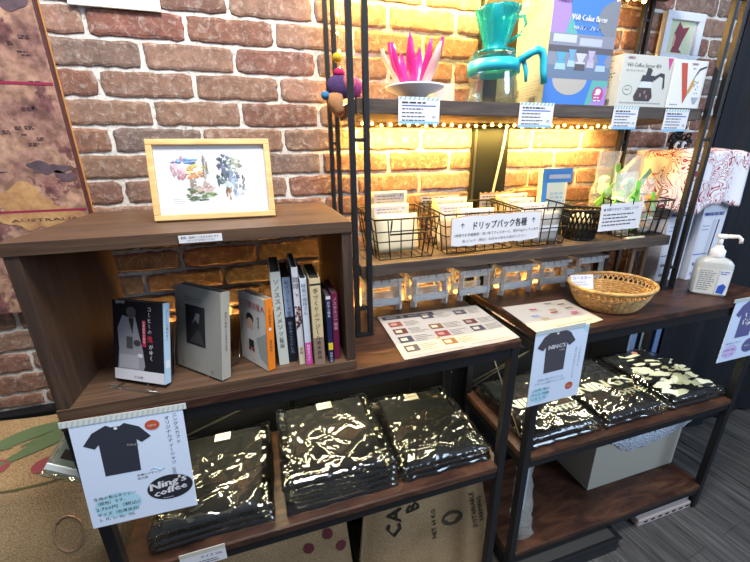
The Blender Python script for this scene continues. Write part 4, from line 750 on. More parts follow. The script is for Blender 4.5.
# ------------------------------------------------------------ rack top goods
def menu(label, q, header_txt, dark, seed):
    rr = random.Random(seed); t = thing('menu_sheet', label, 'menu', (q[3][0], q[3][1], ZT + .001)); n = 14; V = []; F = []
    Q = [Vector((x, y, ZT)) for x, y in q]
    def P(u, v, off=0): p = Q[3].lerp(Q[2], u).lerp(Q[0].lerp(Q[1], u), v); p.z = ZT + .0016 + .0025 * max(0, math.sin(u * 5 + 1) * math.sin(v * 3)) + .003 * max(0, u - .85) / .15 * (1 - v) + off; return p
    for k in (0, .0008):
        for j in range(n + 1):
            for i in range(n + 1): V.append(P(i / n, j / n, k))
    m_ = (n + 1) ** 2
    for j in range(n):
        for i in range(n): a = j * (n + 1) + i; F += [(a, a + n + 1, a + n + 2, a + 1), (m_ + a, m_ + a + 1, m_ + a + n + 2, m_ + a + n + 1)]
    B().add(V, F, flat('#b9b1a7', .65), True).build('sheet', t); o = B(); U = Matrix.Identity(4)
    def rc(u0, u1, v0, v1, mat, off=.0016):
        k = max(1, int((u1 - u0) * 14)); 
        for i in range(k): a, b_ = u0 + (u1 - u0) * i / k, u0 + (u1 - u0) * (i + 1) / k; o.add([P(a, v0, off), P(b_, v0, off), P(b_, v1, off), P(a, v1, off)], [(0, 1, 2, 3)], mat)
    def tx(body, u, v, su, sv, mat):
        G, FF = glyphs(body); x1 = max(p[0] for p in G); o.add([P(u + p[0] / x1 * su, v + p[1] * sv, .0022) for p in G], FF, mat)
    if dark: rc(.03, .52, .86, .955, flat('#35343c', .6)); tx(header_txt[0], .06, .885, .17, .06, m_paper); tx(header_txt[1], .27, .89, .2, .045, m_paper)
    cols = ['#6a3a34', '#8a4a40', '#5a4438', '#93403c', '#4a4a52', '#7d5a3a']
    if dark:
        for c_ in range(3):
            for r_ in range(4):
                u, v = .05 + c_ * .33, (.66 if c_ == 0 or r_ else .76) - r_ * .185 + (.02 if c_ else 0)
                if c_ == 2 and r_ > 2 or v < .08: continue
                rc(u, u + .115, v, v + .125, flat(rr.choice(cols), .6)); rc(u + .015, u + .07, v + .03, v + .09, flat(rr.choice(['#c9b9a4', '#b98a7a', '#9a8a84', '#d0c4a8']), .6), .002)
                for l in range(4): rc(u + .135, u + .135 + rr.uniform(.08, .17), v + .1 - l * .035, v + .112 - l * .035, flat('#8d857c', .6))
        rc(.36, .385, .27, .31, flat('#c9a030', .6)); rc(.05, .5, .03, .042, flat('#9a9288', .6)); rc(.58, .92, .06, .072, flat('#9a9288', .6))
    else:
        for u, v, c in ((.3, .72, '#b0404c'), (.55, .62, '#a08468'), (.2, .48, '#8a94b8'), (.52, .52, '#9a5044'), (.28, .36, '#b89a60'), (.78, .78, '#7a6a60'), (.8, .6, '#8a7a60'), (.78, .42, '#c07080'), (.76, .36, '#b06070'), (.62, .88, '#7a7a80')):
            rc(u, u + .11, v, v + .05, flat(c, .6)); rc(u, u + .15, v - .04, v - .025, flat('#a8a096', .6))
        rc(.3, .9, .1, .115, flat('#9a6a58', .6))
    o.build('print', t); return t
menu('printed menu sheet with dark heading bar lying on the left rack top', [(1.046, -.118), (1.352, -.132), (1.338, -.349), (1.036, -.353)], ('珈琲豆一覧', "NING'S COFFEE"), True, 3)
menu('printed menu sheet lying on the right rack top beside the wicker basket', [(1.412, -.172), (1.632, -.178), (1.612, -.335), (1.396, -.346)], None, False, 4)
wk = thing('wicker_basket', 'oval woven wicker basket on the right rack top', 'basket', (1.72, -.25, ZT)); C = Vector((1.72, -.252, 0))
RX = lambda s: .080 + .040 * s ** .7; RY = lambda s: .066 + .034 * s ** .7
el = lambda s, z, n=44, k=0: [(C.x + RX(s) * math.cos(a) * (1 + k), C.y + RY(s) * math.sin(a) * (1 + k), z) for a in [2 * math.pi * i / n for i in range(n)]]
o = B(); o.lathe([(1, 0), (1, .003)], (C.x, C.y, ZT + .0005), m_wicker, 40, RX(0), RY(0)); o.build('base', wk)
o = B(); 
for r_ in range(8):
    s = .03 + .62 * r_ / 7; z = ZT + .004 + .068 * s
    for ph in (0, 1):
        n = 88; o.tube([(C.x + (RX(s) + .0022 * math.cos(i * math.pi / 2 + ph * math.pi)) * math.cos(a), C.y + (RY(s) + .0022 * math.cos(i * math.pi / 2 + ph * math.pi)) * math.sin(a), z + .0016 * math.sin(i * math.pi / 2 + ph * math.pi)) for i in range(n) for a in [2 * math.pi * i / n]], .0026, m_wicker, 5, True)
o.build('woven_wall', wk); o = B()
for i in range(46):
    a0 = 2 * math.pi * i / 46
    for d in (-.16, .16): o.tube([(C.x + RX(s) * math.cos(a0 + d * (s - .6) / .4), C.y + RY(s) * math.sin(a0 + d * (s - .6) / .4), ZT + .004 + .066 * s) for s in (.6, .75, .9, 1.0)], .0018, m_wicker, 5)
o.build('open_weave_band', wk); B().tube(el(1.02, ZT + .070), .0048, m_wicker, 8, True).tube(el(1.0, ZT + .0655), .003, m_wicker, 6, True).build('rim', wk)
fr = basis((1.640, -.190, ZT + .036), (1, -.12, -.04), (.06, .35, 1)) @ Matrix.Scale(1.25, 4); o = B(); o.prism([(0, 0), (.062, 0), (.062, .036), (0, .036)], fr, .001, m_paper); o.text('コースター', .004, .025, .009, fr, flat('#3a4a90', .6), .0014, width=.05); o.lines(.006, .05, .017, .006, 2, fr, flat('#9aa0b4', .6), .002, .0014)
tag(o.build('basket_card'), 'small white handwritten card inside the wicker basket', 'card')
sa = thing('hand_sanitizer', 'white pump bottle of hand sanitizer at the right end of the rack top', 'bottle', (2.122, -.282, ZT)); X = Matrix.Translation((2.098, -.275, ZT + .0005)) @ Matrix.Rotation(R(-48), 4, 'Z') @ Matrix.Scale(1.03, 4)
m_bot, t, b = nt('translucent_white_plastic'); b.inputs['Base Color'].default_value = lin('#d4d8d6'); b.inputs['Roughness'].default_value = .35; b.inputs['Transmission Weight'].default_value = .25
o = B(X); n = 28; V = []; F = []; pr_ = [(.92, 0), (1, .006), (1, .085), (.97, .098), (.8, .108), (.42, .116), (.38, .118)]
for k, z in pr_:
    for i in range(n): a = 2 * math.pi * i / n; e = .5; V.append((.044 * k * math.copysign(abs(math.cos(a)) ** e, math.cos(a)), .028 * (k if k > .9 else min(1, k * 1.2)) * math.copysign(abs(math.sin(a)) ** e, math.sin(a)), z))
F = [(j * n + i, j * n + (i + 1) % n, (j + 1) * n + (i + 1) % n, (j + 1) * n + i) for j in range(len(pr_) - 1) for i in range(n)] + [tuple(range(n))[::-1]]
o.add(V, F, m_bot, True); o.build('bottle', sa); Xi = Matrix.Translation((0, 0, 0))
B(X).lathe([(.017, .116), (.018, .118), (.018, .136), (.014, .139), (.010, .146), (.009, .150)], (0, 0, 0), m_white, 20).build('collar', sa)
B(X).tube([(0, 0, .148), (0, 0, .174)], .0055, m_white, 12).box(-.010, .012, -.008, .008, .172, .184, m_white, .003).tube([(.008, 0, .178), (.036, .004, .179), (.044, .005, .172), (.045, .005, .160)], [.006, .0052, .005, .0045], m_white, 10).build('pump', sa)
fr = X @ basis((-.04, -.0284, .004), *FRONT); o = B(); o.rect(.002, .05, .002, .08, fr, flat('#c9cdca', .5), .0004); o.lines(.006, .046, .072, .0065, 10, fr, flat('#6b7078', .6), .0024, .0008); o.rect(.052, .078, .004, .08, fr, flat('#d5dde8', .5), .0004); o.lines(.054, .076, .072, .006, 2, fr, flat('#4a6ab0', .6), .003, .0008)
o.patch([(.054, .008), (.07, .006), (.074, .03), (.066, .038), (.056, .03)], fr, flat('#2f55b8', .5), .0008); o.build('bottle_label', sa)

# ------------------------------------------------------------ hanging shirt signs
TEE = [(-.36, .5), (-.14, .62), (-.07, .57), (.07, .57), (.14, .62), (.36, .5), (.52, .26), (.36, .16), (.29, .24), (.28, -.45), (-.28, -.45), (-.29, .24), (-.36, .16), (-.52, .26)]
def tee(o, x, y, k, fr, m, off=.0016, rot=0):
    c, q = math.cos(rot), math.sin(rot)
    o.patch([(x + k * (a * c - d * q), y + k * (a * q + d * c)) for a, d in TEE], fr, m, off); o.disc(x + k * (-.52 * q), y + k * .535 * c, k * .03, k * .03, fr, m_paper, off + .0003, 10)
def sign(label, fr, w, h_, tape):
    t = thing('shirt_sign', label, 'sign', fr.translation); o = B(); o.prism([(0, 0), (w, 0), (w, h_), (0, h_)], fr, .0012, flat('#cfdcf0', .5)); o.build('sheet', t)
    o = B(); o.prism([(tape[0], h_ - .004), (tape[1], h_ - .004), (tape[1], h_ + .008), (tape[0], h_ + .008)], fr, .0008, flat('#cfd0c8', .5), .0013)
    for i in range(24): x = tape[0] + (tape[1] - tape[0]) * i / 24; o.patch([(x, h_ - .004), (x + .003, h_ - .004), (x + .006, h_ + .006), (x + .003, h_ + .006)], fr, flat('#a9bcc0', .5), .0024)
    o.build('tape', t); return t, B()
m_nvy = flat('#2c303c', .6); m_char = flat('#45434b', .6); m_lb = flat('#a9d2e2', .6); m_or = flat('#b9502f', .5)
fr = basis((.404, -.372, .671), (1, 0, -.03), (.01, .07, 1)); W, H = .179, .224
t, o = sign('white sign picturing a navy shirt, hanging below the wooden box', fr, .179, .224, (-.012, .186)); fr = fr @ Matrix.Diagonal((.962, .918, 1, 1))
o.disc(.05, .045, .04, .03, fr, m_lb, .0014); tee(o, .070, .165, .106, fr, m_nvy, .0016, -.02); o.text("Ning's", .084, .178, .008, fr, flat('#9aa09a', .6), .0022, rot=-.05); o.disc(.131, .216, .0125, .011, fr, m_or, .0020); o.text('NEW', .131, .2135, .006, fr, m_paper, .0026, 'c')
o.text('ニングスカフェ', .171, .236, .0095, fr, m_ink, .0016, vert=True); o.text('オリジナルティーシャツ', .157, .232, .0098, fr, m_ink, .0016, vert=True); o.text('2025', .152, .108, .0085, fr, m_ink, .0016, rot=-1.57)
o.text('左胸のデザイン', .09, .103, .006, fr, m_ink, .0016); o.text('拡大図', .09, .095, .006, fr, m_ink, .0016); o.tube([fr @ Vector((.115 + .003 * i, .112 + .004 * math.sin(i * .8), .0016)) for i in range(9)], .0005, flat('#8fb4c4', .6), 4)
o.disc(.143, .062, .041, .030, fr, flat('#24262e', .5), .0016, 40); o.text("Ning's", .106, .061, .024, fr, m_paper, .0024, rot=.16, shear=.2, width=.066, bold=.05); o.text('coffee', .112, .044, .022, fr, m_paper, .0024, rot=.16, shear=.2, width=.06, bold=.05); o.text('Roastery', .128, .0365, .005, fr, m_paper, .0024)
o.text('生地の色はネイビー', .012, .065, .0088, fr, m_ink, .002, width=.07); o.text('（紺色）です。', .012, .053, .0088, fr, m_ink, .002, width=.045); o.text('2,700円（税込）', .012, .040, .0096, fr, m_ink, .002, width=.074); o.text('サイズ（在庫状況）', .012, .026, .0088, fr, m_ink, .002, width=.07); o.text('S、M、L、XL、2XL', .014, .014, .0088, fr, m_ink, .002, width=.06); o.build('print', t)
fr = basis((1.380, YF - .0065, .698), (1, 0, .02), (0, 0, 1)); W, H = .164, .214
t, o = sign('white sign picturing a charcoal shirt, hanging at the left end of right rack', fr, W, H, (0, .15))
o.disc(.034, .03, .03, .022, fr, m_lb, .0014); tee(o, .068, .145, .112, fr, m_char, .0016, .02); o.text("NING'S", .069, .163, .017, fr, m_paper, .0024, 'c', width=.052, bold=.04); o.text('coffee', .086, .154, .007, fr, m_paper, .0024, 'c'); o.disc(.128, .038, .0125, .0115, fr, m_or, .0016); o.text('NEW', .128, .035, .006, fr, m_paper, .002, 'c')
o.text('ニングスカフェ', .146, .155, .008, fr, flat('#5a5d66', .6), .0016, vert=True); o.text('オリジナルティーシャツ', .133, .155, .008, fr, flat('#5a5d66', .6), .0016, vert=True); o.patch([(.14, .212), (.162, .212), (.162, .190)], fr, m_lb, .0015)
o.text('生地の色はチャコール', .022, .073, .008, fr, flat('#4f7f94', .6), .002, width=.08); o.text('デザインは胸プリントです', .014, .062, .008, fr, flat('#4f7f94', .6), .002, width=.095); o.text('2,700円（税込）', .010, .044, .0085, fr, flat('#3a4a6a', .6), .002, width=.055); o.text('サイズ（在庫）', .010, .030, .0085, fr, flat('#3a4a6a', .6), .002, width=.055); o.text('S、M、L、XL', .010, .018, .008, fr, flat('#3a4a6a', .6), .002, width=.045); o.build('print', t)
fr = basis((2.098, YF - .005, .690), (1, 0, 0), (.02, 0, 1)); W, H = .172, .212
t, o = sign('pale sign picturing a violet shirt, hanging at the right end of right rack', fr, W, H, (-.012, .17))
m_vio = flat('#5b5a8a', .6); tee(o, .078, .135, .118, fr, m_vio, .0016, .0)
for i in range(28): o.disc(.078 + random.uniform(-.018, .018), .145 + random.uniform(-.022, .022), .0035, .003, fr, m_paper, .002 + i * .00002, 7)
o.disc(.132, .045, .034, .026, fr, m_vio, .0016); o.text("Ning's coffee", .132, .042, .010, fr, m_paper, .0022, 'c', width=.05); o.disc(.045, .035, .033, .024, fr, flat('#c9b8e0', .6), .0014)
o.text('生地の色はバイオレット', .014, .062, .0085, fr, flat('#7a5a9a', .6), .002, width=.07); o.text('2,700円（税込）', .014, .038, .0085, fr, flat('#5a3a7a', .6), .002, width=.055); o.text('S、M、L、XL', .014, .022, .0085, fr, flat('#7a5a9a', .6), .002, width=.05); o.build('print', t)
fr = basis((.52, YF - .003, .474), (1, 0, 0), (0, 0, 1)); o = B(); o.prism([(0, 0), (.092, 0), (.092, .046), (0, .046)], fr, .001, m_paper); o.rect(0, .092, .036, .046, fr, flat('#c4bfa8', .6), .0014); o.text('サイズ 2XL', .04, .022, .009, fr, flat('#39508a', .6), .0016, width=.045); o.lines(.03, .085, .012, .006, 2, fr, m_ink, .002, .0016)
tag(o.build('shelf_price_label'), 'white size label on the left rack middle shelf edge', 'label')

# ------------------------------------------------------------ packed shirts
def pack(name, label, x0, x1, y0, y1, z, th, group, top=True, art=None, seed=0):
    rr = random.Random(seed); t = thing(name, label, 'packed shirt', ((x0 + x1) / 2, (y0 + y1) / 2, z), group)
    w, d = x1 - x0, y1 - y0; n = 64 if (top or art) else 18
    lines = [(rr.uniform(0, w), rr.uniform(0, d), rr.gauss(.9, .8), rr.uniform(.0018, .0042), rr.uniform(.0035, .009), rr.uniform(.05, .17)) for _ in range(34)]
    lines += [(rr.uniform(0, w), rr.uniform(0, d), rr.uniform(0, 3.1), rr.uniform(.004, .008), rr.uniform(.025, .05), rr.uniform(.06, .15)) for _ in range(12)]
    lines += [(q_ + rr.uniform(-.010, .010), rr.uniform(0, d), rr.uniform(.3, 2.8), rr.uniform(.002, .0045), rr.uniform(.003, .006), rr.uniform(.010, .028)) for q_ in (.012, w - .012) for _ in range(34)]
    lines += [(rr.uniform(0, w), rr.uniform(0, .09), rr.uniform(-.5, .5), rr.uniform(.002, .004), rr.uniform(.003, .007), rr.uniform(.02, .07)) for _ in range(14)]
    def fold(x, y):
        h_ = 0
        for cx, cy, a, am, wd, ln in lines:
            u, v = (x - cx) * math.cos(a) + (y - cy) * math.sin(a), -(x - cx) * math.sin(a) + (y - cy) * math.cos(a)
            if abs(u) < ln: h_ += am * (.5 + .5 * math.cos(math.pi * min(1, abs(v + .12 * u * u / ln) / wd))) * (1 - (u / ln) ** 2)
        return h_
    def slab(o, ins, lift, fo, mat, lo=0):
        ins, iy = ins if isinstance(ins, tuple) else (ins, ins)
        V = []; F = []
        for j in range(n + 1):
            for i in range(n + 1):
                x, y = ins + (w - 2 * ins) * i / n, iy + (d - 2 * iy) * j / n; e = min(i, j, n - i, n - j); k = min(1, e / 3)
                hgt = th * (.66 + .34 * k ** .6) + lift * k + fo * fold(x, y) * (.3 + .7 * k) + (.0002 if fo == 1 else .0002) * rr.random() * (1 if fo else 0); V.append((x0 + x + (rr.uniform(-.0025, .0025) if e == 0 and fo else 0), y0 + y + (rr.uniform(-.0025, .0025) if e == 0 and fo else 0), z + hgt))
        for j in range(n):
            for i in range(n): a = j * (n + 1) + i; F.append((a, a + 1, a + n + 2, a + n + 1))
        ring = [i for i in range(n + 1)] + [j * (n + 1) + n for j in range(1, n + 1)] + [n * (n + 1) + i for i in range(n - 1, -1, -1)] + [j * (n + 1) for j in range(n - 1, 0, -1)]
        b0 = len(V)
        for r_ in ring: V.append((V[r_][0], V[r_][1], z + lo))
        L = len(ring); F += [(ring[k], b0 + k, b0 + (k + 1) % L, ring[(k + 1) % L]) for k in range(L)] + [tuple(b0 + k for k in range(L))[::-1]]
        if fo == 7: F = [t_ for f in F for t_ in (((f[0], f[1], f[2]), (f[0], f[2], f[3])) if len(f) == 4 else (f,))]
        o.add(V, F, mat, True)
    if top or art:
        o = B(); slab(o, (.026, .012), -.003, .10, m_tee, .0008); o.build('shirt', t)
        o = B(); slab(o, 0, .001, .55 if art else 1, m_bag, .0004); o.build('bag', t)
    else:
        B().box(x0 + .024, x1 - .024, y0 + .008, y1 - .010, z + .001, z + th - .002, m_tee, .005, smooth=True).build('shirt', t)
        o = B(); slab(o, 0, 0, .25, m_bag, .0004); o.build('bag', t)
    fr = basis((x0, y0, z + th + (.0034 if art else .003)), *TOP)
    if top: o = B(); o.prism([(w * .42, d * .83), (w * .58, d * .83), (w * .58, d * .93), (w * .42, d * .93)], fr, .0006, m_paper); o.rect(w * .44, w * .56, d * .87, d * .9, fr, flat('#c9a8a0', .6), .001); o.build('neck_tag', t)
    if art: o = B(); art(o, fr, w, d); o.build('print', t)
    return t
S1 = 'plain black shirts in clear bags on the left rack'
NM = ('left', 'middle', 'right')
for k, (x0, x1, hh) in enumerate(((.462, .722, 3), (.750, 1.032, 5), (1.044, 1.312, 3))):
    for i in range(hh):
        tp = i == hh - 1; j = random.uniform(-.006, .006)
        lab = 'folded black shirt in a clear bag, %s of the %s left-rack stack' % ('top' if tp else ('bottom', 'second from bottom', 'third from bottom', 'fourth from bottom')[i], NM[k])
        pack('bagged_shirt', lab, x0 + j, x1 + j * .6, -.330 + abs(j) + (.0 if not tp else .002), -.026 + j * .6, .5105 + i * .0182, .0165, S1, tp, None, 10 * k + i)
S2 = 'printed black shirts in clear bags on the right rack'
m_pr = flat('#d6dccb', .6)
def p_ning(a, fr, w, d):
    a.text("NING'S", w * .06, d * .40, .062, fr, m_pr, .0006, width=w * .88, bold=.06); a.text('COFFEE', w * .40, d * .24, .036, fr, m_pr, .0008, width=w * .54, bold=.06)
def p_face(a, fr, w, d):
    rr = random.Random(5)
    a.patch([(w * .3, d * .9), (w * .36, d * .84), (w * .6, d * .87), (w * .66, d * .82), (w * .4, d * .8), (w * .28, d * .86)], fr, m_pr, .0006); a.disc(w * .62, d * .88, .014, .012, fr, flat('#c08a7c', .6), .0009, 5); a.lines(w * .3, w * .5, d * .75, .01, 1, fr, m_pr, .008, .0008)
    for i in range(70):
        x, y, r_, q = rr.uniform(.12, .88) * w, rr.uniform(.08, .66) * d, rr.uniform(.008, .026), rr.uniform(0, 6); n = 11
        a.patch([(x + r_ * 1.5 * (1 + .4 * math.sin(3 * c + q)) * math.cos(c), y + r_ * .7 * (1 + .4 * math.sin(2 * c + q)) * math.sin(c)) for c in [2 * math.pi * j / n for j in range(n)]], fr, m_pr if rr.random() < .7 else m_tee, .0006 + i * .00002)
for k, (x0, x1, art) in enumerate(((1.436, 1.706, p_ning), (1.722, 1.992, p_ning), (2.000, 2.257, p_face))):
    for i in range(2):
        lab = ('folded black shirt under the %s printed shirt on the right rack' if i == 0 else ('black shirt with white block lettering, partly behind the charcoal shirt sign', 'black shirt with white block lettering in the middle of the right rack shelf', 'black shirt with a blotchy white graphic at the right end of the rack')[k])
        if i == 0: lab = lab % ('left', 'middle', 'right')[k]
        pack('printed_shirt', lab, x0 + .002 * i, x1 - .002 * i, -.332, -.028, .5105 + i * .0205, .0185, S2, False, art if i else None, 60 + 10 * k + i)

# ------------------------------------------------------------ lower goods
lc = carton('cardboard_carton', 'cream cardboard carton on the lowest shelf of the right rack', 'carton', 1.832, 2.268, -.238, -.045, .1185, .318, m_carton)
B().box(1.834, 2.266, -.236, -.14, .3185, .321, m_carton, .0005).box(1.834, 2.266, -.138, -.047, .3185, .321, m_carton, .0005).build('flap', lc)
bw = B(); nx, ny = 40, 22; V = []; F = []
for j in range(ny):
    for i in range(nx):
        s, q = i / (nx - 1), j / (ny - 1); x = 1.90 + .40 * s; zb = float(np.interp(x, (1.897, 1.987, 2.07, 2.20, 2.30), (.322, .263, .262, .285, .318))) + .004 * math.sin(s * 40); L_ = .326 + .03 * s * s - zb; d = q * (.17 + L_)
        if d < L_: y, z = -.2425 - .006 * math.sin(d * 40), .326 + .03 * s * s - (L_ - d)
        else: y, z = -.2425 + (d - L_), .326 + .03 * s * s + .012 * math.sin((d - L_) * 18) + .004 * math.sin(s * 22)
        V.append((x, y, z + .0018 * ((i + j) % 2)))
for j in range(ny - 1): F += [(j * nx + i, j * nx + i + 1, (j + 1) * nx + i + 1, (j + 1) * nx + i) for i in range(nx - 1)]
bw.add(V, F, m_bub, False); bo = bw.build('bubble_wrap'); tag(bo, 'sheet of bubble wrap draped over the cream carton', 'bubble wrap'); sm = bo.modifiers.new('thickness', 'SOLIDIFY'); sm.thickness = .003
pb = B(); V = []; F = []; n = 14
for j in range(n):
    for i in range(12): a = 2 * math.pi * i / 12; q = j / (n - 1); k = 1 + random.uniform(-.2, .2); V.append((1.462 + .03 * (1 + .5 * (1 - q)) * math.cos(a) * k + .02 * (1 - q), -.30 + .02 * math.sin(a) * k * (1.2 - q), .1195 + .30 * q))
for j in range(n - 1): F += [(j * 12 + i, j * 12 + (i + 1) % 12, (j + 1) * 12 + (i + 1) % 12, (j + 1) * 12 + i) for i in range(12)]
pt = thing('plastic_bag', 'crumpled clear plastic bag on the lowest shelf beside the left leg', 'bag', (1.462, -.30, .1185)); pb.add(V, F, m_candy, True).build('film', pt); B().box(1.452, 1.482, -.302, -.298, .23, .40, flat('#b4bcd0', .6), .001).build('paper_insert', pt)
wr = 'slotted white strips on the floor under the right rack'
for k in range(2):
    o = B(); y0 = -.345 + .012 * k; z0 = .002 + .034 * k
    o.box(1.985, 2.254, y0, y0 + .05, z0, z0 + .030, flat('#b9aaa4', .6, bump=.2), .003)
    for i in range(7): o.box(2.012 + i * .036, 2.030 + i * .036, y0 - .001, y0 + .006, z0 + .012, z0 + .019, m_panel, 0)
    tag(o.build('slotted_strip'), ('lower slotted white strip on the floor', 'upper slotted white strip resting on the other')[k] + ' under the right rack', 'strip', wr)
lb = thing('floor_case', 'low dark flat case on the floor under the right rack', 'case', (1.62, -.25, 0)); B().box(1.42, 1.838, -.385, -.06, .0, .058, flat('#23252a', .6), .004).build('case_body', lb); B().box(1.415, 1.843, -.39, -.055, .058, .066, m_black, .002).box(1.43, 1.82, -.378, -.07, .066, .0675, flat('#3b3a38', .5, bump=.2), .001).build('lid', lb)
fs = thing('folded_stand', 'folded pale blue grey stand leaning on the dark wall behind the right rack', 'stand', (2.2, -.01, 0)); m_bg = flat('#6f88b4', .5)
for x in (2.196, 2.262, 2.336): B().box(x, x + .030, -.013, -.004, .42, .70, m_bg, .002).build('upright', fs)
B().box(1.93, 2.19, -.012, -.003, .612, .638, m_bg, .002).build('crossbar', fs); B().box(2.196, 2.366, -.0035, -.0028, .42, .45, m_black, .0005).build('tie_bar', fs)
hk = B(); hk.tube([(1.332, -.03, .66), (1.329, -.03, .635), (1.335, -.03, .615), (1.340, -.03, .61)], .005, flat('#d9d6cc', .5), 8); hk.tube([(1.332, -.03, .66), (1.336, -.028, .70)], .004, flat('#d9d6cc', .5), 8); tag(hk.build('cable_end'), 'short white cable end behind the left rack back leg', 'cable')

# sacks
def sack(label, fn, nu, nv, deco=None, seam=True):
    V = []; F = []
    for j in range(nv):
        for i in range(nu): V.append(fn(i / (nu - 1), j / (nv - 1)))
    for j in range(nv - 1): F += [(j * nu + i, j * nu + i + 1, (j + 1) * nu + i + 1, (j + 1) * nu + i) for i in range(nu - 1)]
    o = B(); o.add(V, F, m_burlap, True)
    ring = [j * nu for j in range(nv)]; yb = max(p[1] for p in V)
    bk = [(p[0], yb + .004, p[2]) for p in V]; o.add(bk, [f[::-1] for f in F], m_burlap, True); n0 = len(V)
    edge = list(range(nu)) + [j * nu + nu - 1 for j in range(1, nv)] + [(nv - 1) * nu + i for i in range(nu - 2, -1, -1)] + [j * nu for j in range(nv - 2, 0, -1)]
    E_ = [V[e] for e in edge] + [bk[e] for e in edge]; L = len(edge); o.add(E_, [(k, L + k, L + (k + 1) % L, (k + 1) % L) for k in range(L)], m_burlap, True)
    t = thing('burlap_sack', label, 'sack', (sum(p[0] for p in V) / len(V), yb, 0), 'burlap coffee sacks'); o.build('sack_body', t)
    if deco: d = B(); deco(d, fn); d.build('stencil_print', t)
    return t
def fA(u, v):
    x = -.42 + .80 * u; e = min(1, (1 - u) / .12) ** .5 if u < 1 else 0
    if v < .72: z = .645 * v / .72 + .002; y = -.19 - .05 * math.sin(math.pi * v / .72 * .9 + .2) * (.5 + .5 * e)
    else: q = (v - .72) / .28; z = .647 + .075 * q ** .8; y = -.193 + .135 * q ** 1.1
    return (x, min(-.035, y + .05 * (1 - e)), z + .006 * math.sin(u * 14))
def on(fn, u, v, off=.0022): p = fn(u, v); return (p[0], p[1] - off, p[2] + (off if v > .72 else 0))
def dA(d, fn):
    gm, rm, sm_ = flat('#5c6c4a', .9), flat('#8f4448', .9), flat('#5d5634', .9)
    def strip(pts, w, m):
        V = []; n = len(pts)
        for i, (u, v) in enumerate(pts): k = w * math.sin(math.pi * (.06 + .9 * i / (n - 1))) ; V += [on(fn, u, v - k), on(fn, u, v + k)]
        d.add(V, [(2 * i, 2 * i + 2, 2 * i + 3, 2 * i + 1) for i in range(n - 1)], m)
    def cur(a, b_, bend, n=14): return [(a[0] + (b_[0] - a[0]) * i / (n - 1), a[1] + (b_[1] - a[1]) * i / (n - 1) + bend * math.sin(math.pi * i / (n - 1))) for i in range(n)]
    strip(cur((.62, .86), (.86, .975), .03), .03, gm); strip(cur((.70, .83), (.985, .945), .035), .032, gm); strip(cur((.74, .90), (.99, .985), .012), .020, gm); strip(cur((.5, .93), (.72, .90), .02), .03, gm)
    for cu_, cv_, a in ((.815, .80, .5), (.70, .825, .4), (.60, .80, .2), (.5, .84, .6)):
        V = [on(fn, cu_ + .032 * math.cos(q) * math.cos(a) - .02 * math.sin(q) * math.sin(a), cv_ + .05 * math.cos(q) * math.sin(a) * .6 + .03 * math.sin(q) * math.cos(a)) for q in [2 * math.pi * i / 18 for i in range(18)]]; d.add(V, [tuple(range(18))], rm)
    V = []
    for i in range(30): V += [on(fn, i / 31, .722), on(fn, i / 31, .729)]
    d.add(V, [(2 * i, 2 * i + 2, 2 * i + 3, 2 * i + 1) for i in range(29)], sm_)
    V = [on(fn, .86 + .035 * math.cos(q), .58 + .05 * math.sin(q)) for q in [2 * math.pi * i / 20 for i in range(21)]]; d.tube(V, .0022, flat('#a07f66', .9), 5)
sack('burlap sack printed with green leaves and red berries, left of the racks', fA, 40, 40, dA)
def bulge(x0, x1, z1, y0, y1, d0, ln):
    def f(u, v):
        e = (math.sin(math.pi * min(.97, max(.03, u)))) ** .35; lean = ln * (1 - v) * (u - .3)
        return (x0 + (x1 - x0) * u + lean * 1.2, y0 - (y0 - y1) * 0 - (d0 * max(0, 1 - v) ** .8 + .012 * math.sin(u * 7)) * e - .02 * e, .002 + z1 * v)
    return f
fC = bulge(.965, 1.325, .445, -.24, 0, .03, .11)
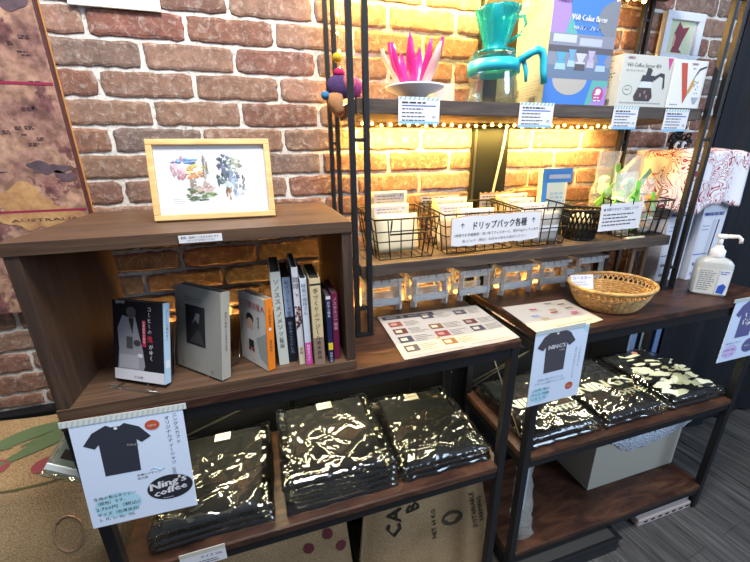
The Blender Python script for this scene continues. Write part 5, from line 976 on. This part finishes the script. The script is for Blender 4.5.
def dC(d, fn):
    ik = flat('#2a261c', .9)
    def put(body, u0, v0, su, sv, bold=.02):
        G, FF = glyphs(body); x1 = max(p[0] for p in G)
        for e in (0, bold, -bold): d.add([on(fn, u0 - (p[1] + e) * su, v0 + (p[0] + e) / x1 * sv, .003) for p in G], FF, ik)
    put('CAFE', .27, .58, .15, .40); put('BRA', .42, .74, .15, .26)
    V = [on(fn, .70 + .085 * math.cos(q), .54 + .065 * math.sin(q), .003) for q in [2 * math.pi * i / 24 for i in range(24)]]; d.add(V, [tuple(range(24))], flat('#4a4232', .9))
    V = [on(fn, .69 + .05 * math.cos(q) * (1 + .3 * math.sin(3 * q)), .545 + .035 * math.sin(q), .004) for q in [2 * math.pi * i / 24 for i in range(24)]]; d.add(V, [tuple(range(24))], m_burlap)
    put('SUSTAINABLE', .90, .38, .055, .34, .01); put('FARMING', .96, .42, .055, .24, .01); put('NET 60 KG', .56, .42, .05, .26, .01)
sack('burlap sack with black stencilled capital letters under the left rack', fC, 36, 30, dC)
fB = bulge(.50, .90, .43, -.22, 0, .03, .035)
def dB(d, fn):
    for cu_, cv_ in ((.72, .62), (.86, .70), (.94, .56)):
        V = [on(fn, cu_ + .035 * math.cos(q), cv_ + .045 * math.sin(q), .003) for q in [2 * math.pi * i / 18 for i in range(18)]]; d.add(V, [tuple(range(18))], flat('#6a2c30', .9))
sack('shadowed burlap sack with dark red dots under the left rack', fB, 32, 28, dB)
X = Matrix.Translation((.322, -.322, .775)) @ Matrix.Rotation(R(36), 4, 'Y')
cc_ = thing('clear_case', 'clear plastic case of pale green packets beside the navy shirt sign', 'case', X.translation)
B(X).box(0, .155, -.002, .024, 0, .115, m_film, .004).build('shell', cc_)
B(X).box(.008, .15, .004, .018, .006, .10, flat('#e2e8d4', .6), .002).build('packet', cc_); B(X).box(.016, .15, .0015, .0045, .045, .066, flat('#4f3a2a', .6), .001).build('brown_band', cc_)
B(X).box(.002, .153, -.004, -.0015, .020, .034, flat('#e6eae4', .5), .001).build('white_band', cc_)
